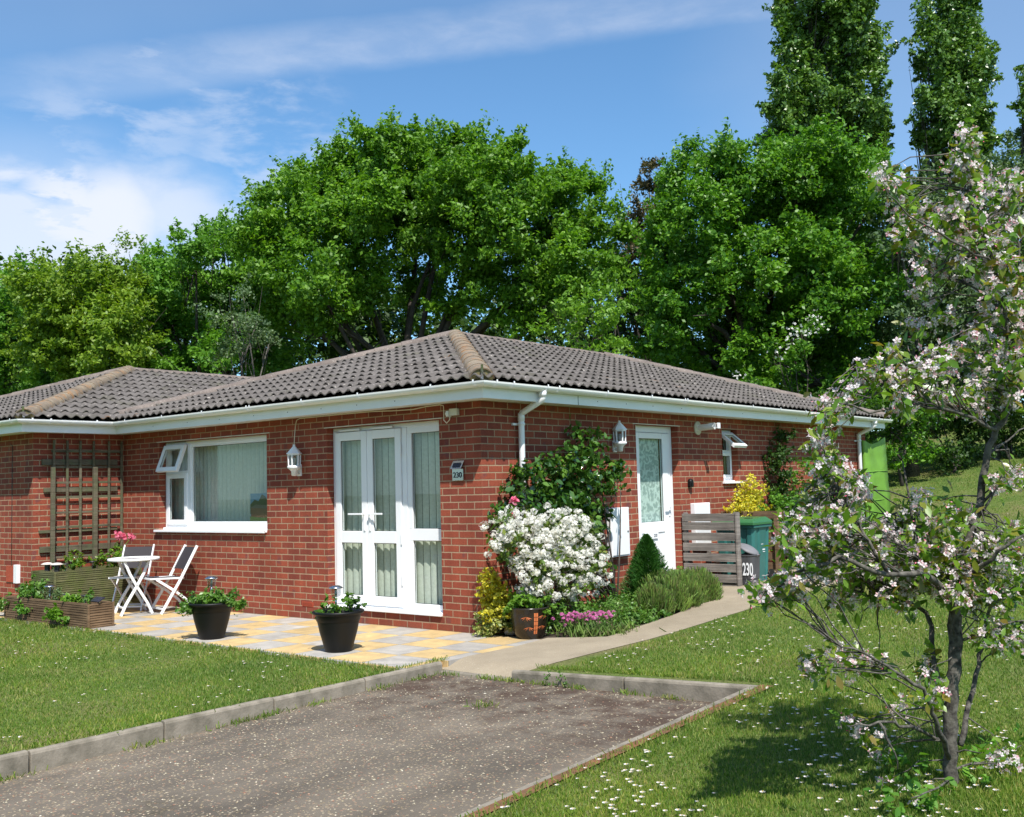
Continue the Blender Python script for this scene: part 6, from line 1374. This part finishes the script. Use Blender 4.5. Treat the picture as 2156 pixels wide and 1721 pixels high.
def grit():
    m_, n, l, b = newmat('grit'); g = n.new('ShaderNodeNewGeometry'); l.new(mk_ramp(n, l, g.outputs['Random Per Island'], [(0, (.14, .11, .08)), (.3, (.28, .23, .14)), (.55, (.46, .41, .29)), (.8, (.12, .09, .075)), (.95, (.32, .14, .08)), (1, (.62, .58, .46))]), b.inputs['Base Color']); b.inputs['Roughness'].default_value = .85
grit()
o = place('gravel', npmesh(V.reshape(-1, 3), (of[None]+(np.arange(n_)*6)[:, None, None]).reshape(-1, 3), 'grit')); tag(o, kind='stuff')
# weeds and rough grass at the foot of the kerbs
def tuft_line(name, pts, spread, h0, mat, seed):
    rg = np.random.default_rng(seed); P = np.array(pts); n_ = len(P); P = P+np.concatenate([rg.normal(0, spread, (n_, 2)), np.zeros((n_, 1))], 1)
    y_ = unit(rg.normal(0, .45, (n_, 3))+[0, 0, 1]); nr = unit(rg.normal(size=y_.shape)); x_ = unit(np.cross(y_, nr)); nr = np.cross(x_, y_); s_ = h0*rg.uniform(.4, 1.3, n_)
    P = P+y_*s_[:, None]*.5
    o = place(name, instances(NEEDLE, P, x_*1.3, y_, nr, s_, mat)); tag(o, kind='stuff'); return o
rg = np.random.default_rng(90); A_ = []
for c in (-1.75, -2.2, -2.9, -3.3, -3.45, -3.6, -4.3, -5.2): A_ += [(.775+abs(rg.normal(0, .03)), c+rg.normal(0, .10), zdrive(.8, c)) for _ in range(60)]
for c in (.9, 1.3, 1.5, 1.62, 1.9, 2.25, 2.75, 3.1): A_ += [(c+rg.normal(0, .07), -1.52-abs(rg.normal(0, .02)), zdrive(c, -1.5)) for _ in range(55)]
A_ += [(2.0+rg.normal(0, .05), -2.35+rg.normal(0, .04), zdrive(2, -2.35)) for _ in range(60)]
A_ += [(.70+rg.normal(0, .02), -1.45+rg.normal(0, .06), 0) for _ in range(60)]
tuft_line('weeds', A_, .008, .038, 'grass_blade', 91)
A_ = [(x_, -1.335+rg.normal(0, .02), float(gplane(x_, -1.3))) for x_ in rg.uniform(1.7, 3.8, 900)]+[(.68+rg.normal(0, .02), y_, -.01) for y_ in rg.uniform(-9, -1.5, 2600)]+[(3.81+rg.normal(0, .025), y_, float(gplane(3.78, y_))) for y_ in rg.uniform(-6.5, -1.4, 1600)]+[(x_, -1.92+rg.normal(0, .02), -.012) for x_ in rg.uniform(-6.5, .7, 2400)]
tuft_line('rough_grass', A_, .01, .034, 'grass_blade', 92)
t = thing('weed', 'tallest green weed growing against the right hand kerb of the drive', 'weed', (2.07, -1.56, -.09))
foliage('foliage', [((2.05, -1.555, .0), (.09, .03, .07)), ((2.16, -1.555, -.03), (.06, .03, .05)), ((1.95, -1.555, -.04), (.04, .03, .05))], 'leaf_herb', t, 160, .02, 9, .02, 93, LEAF)
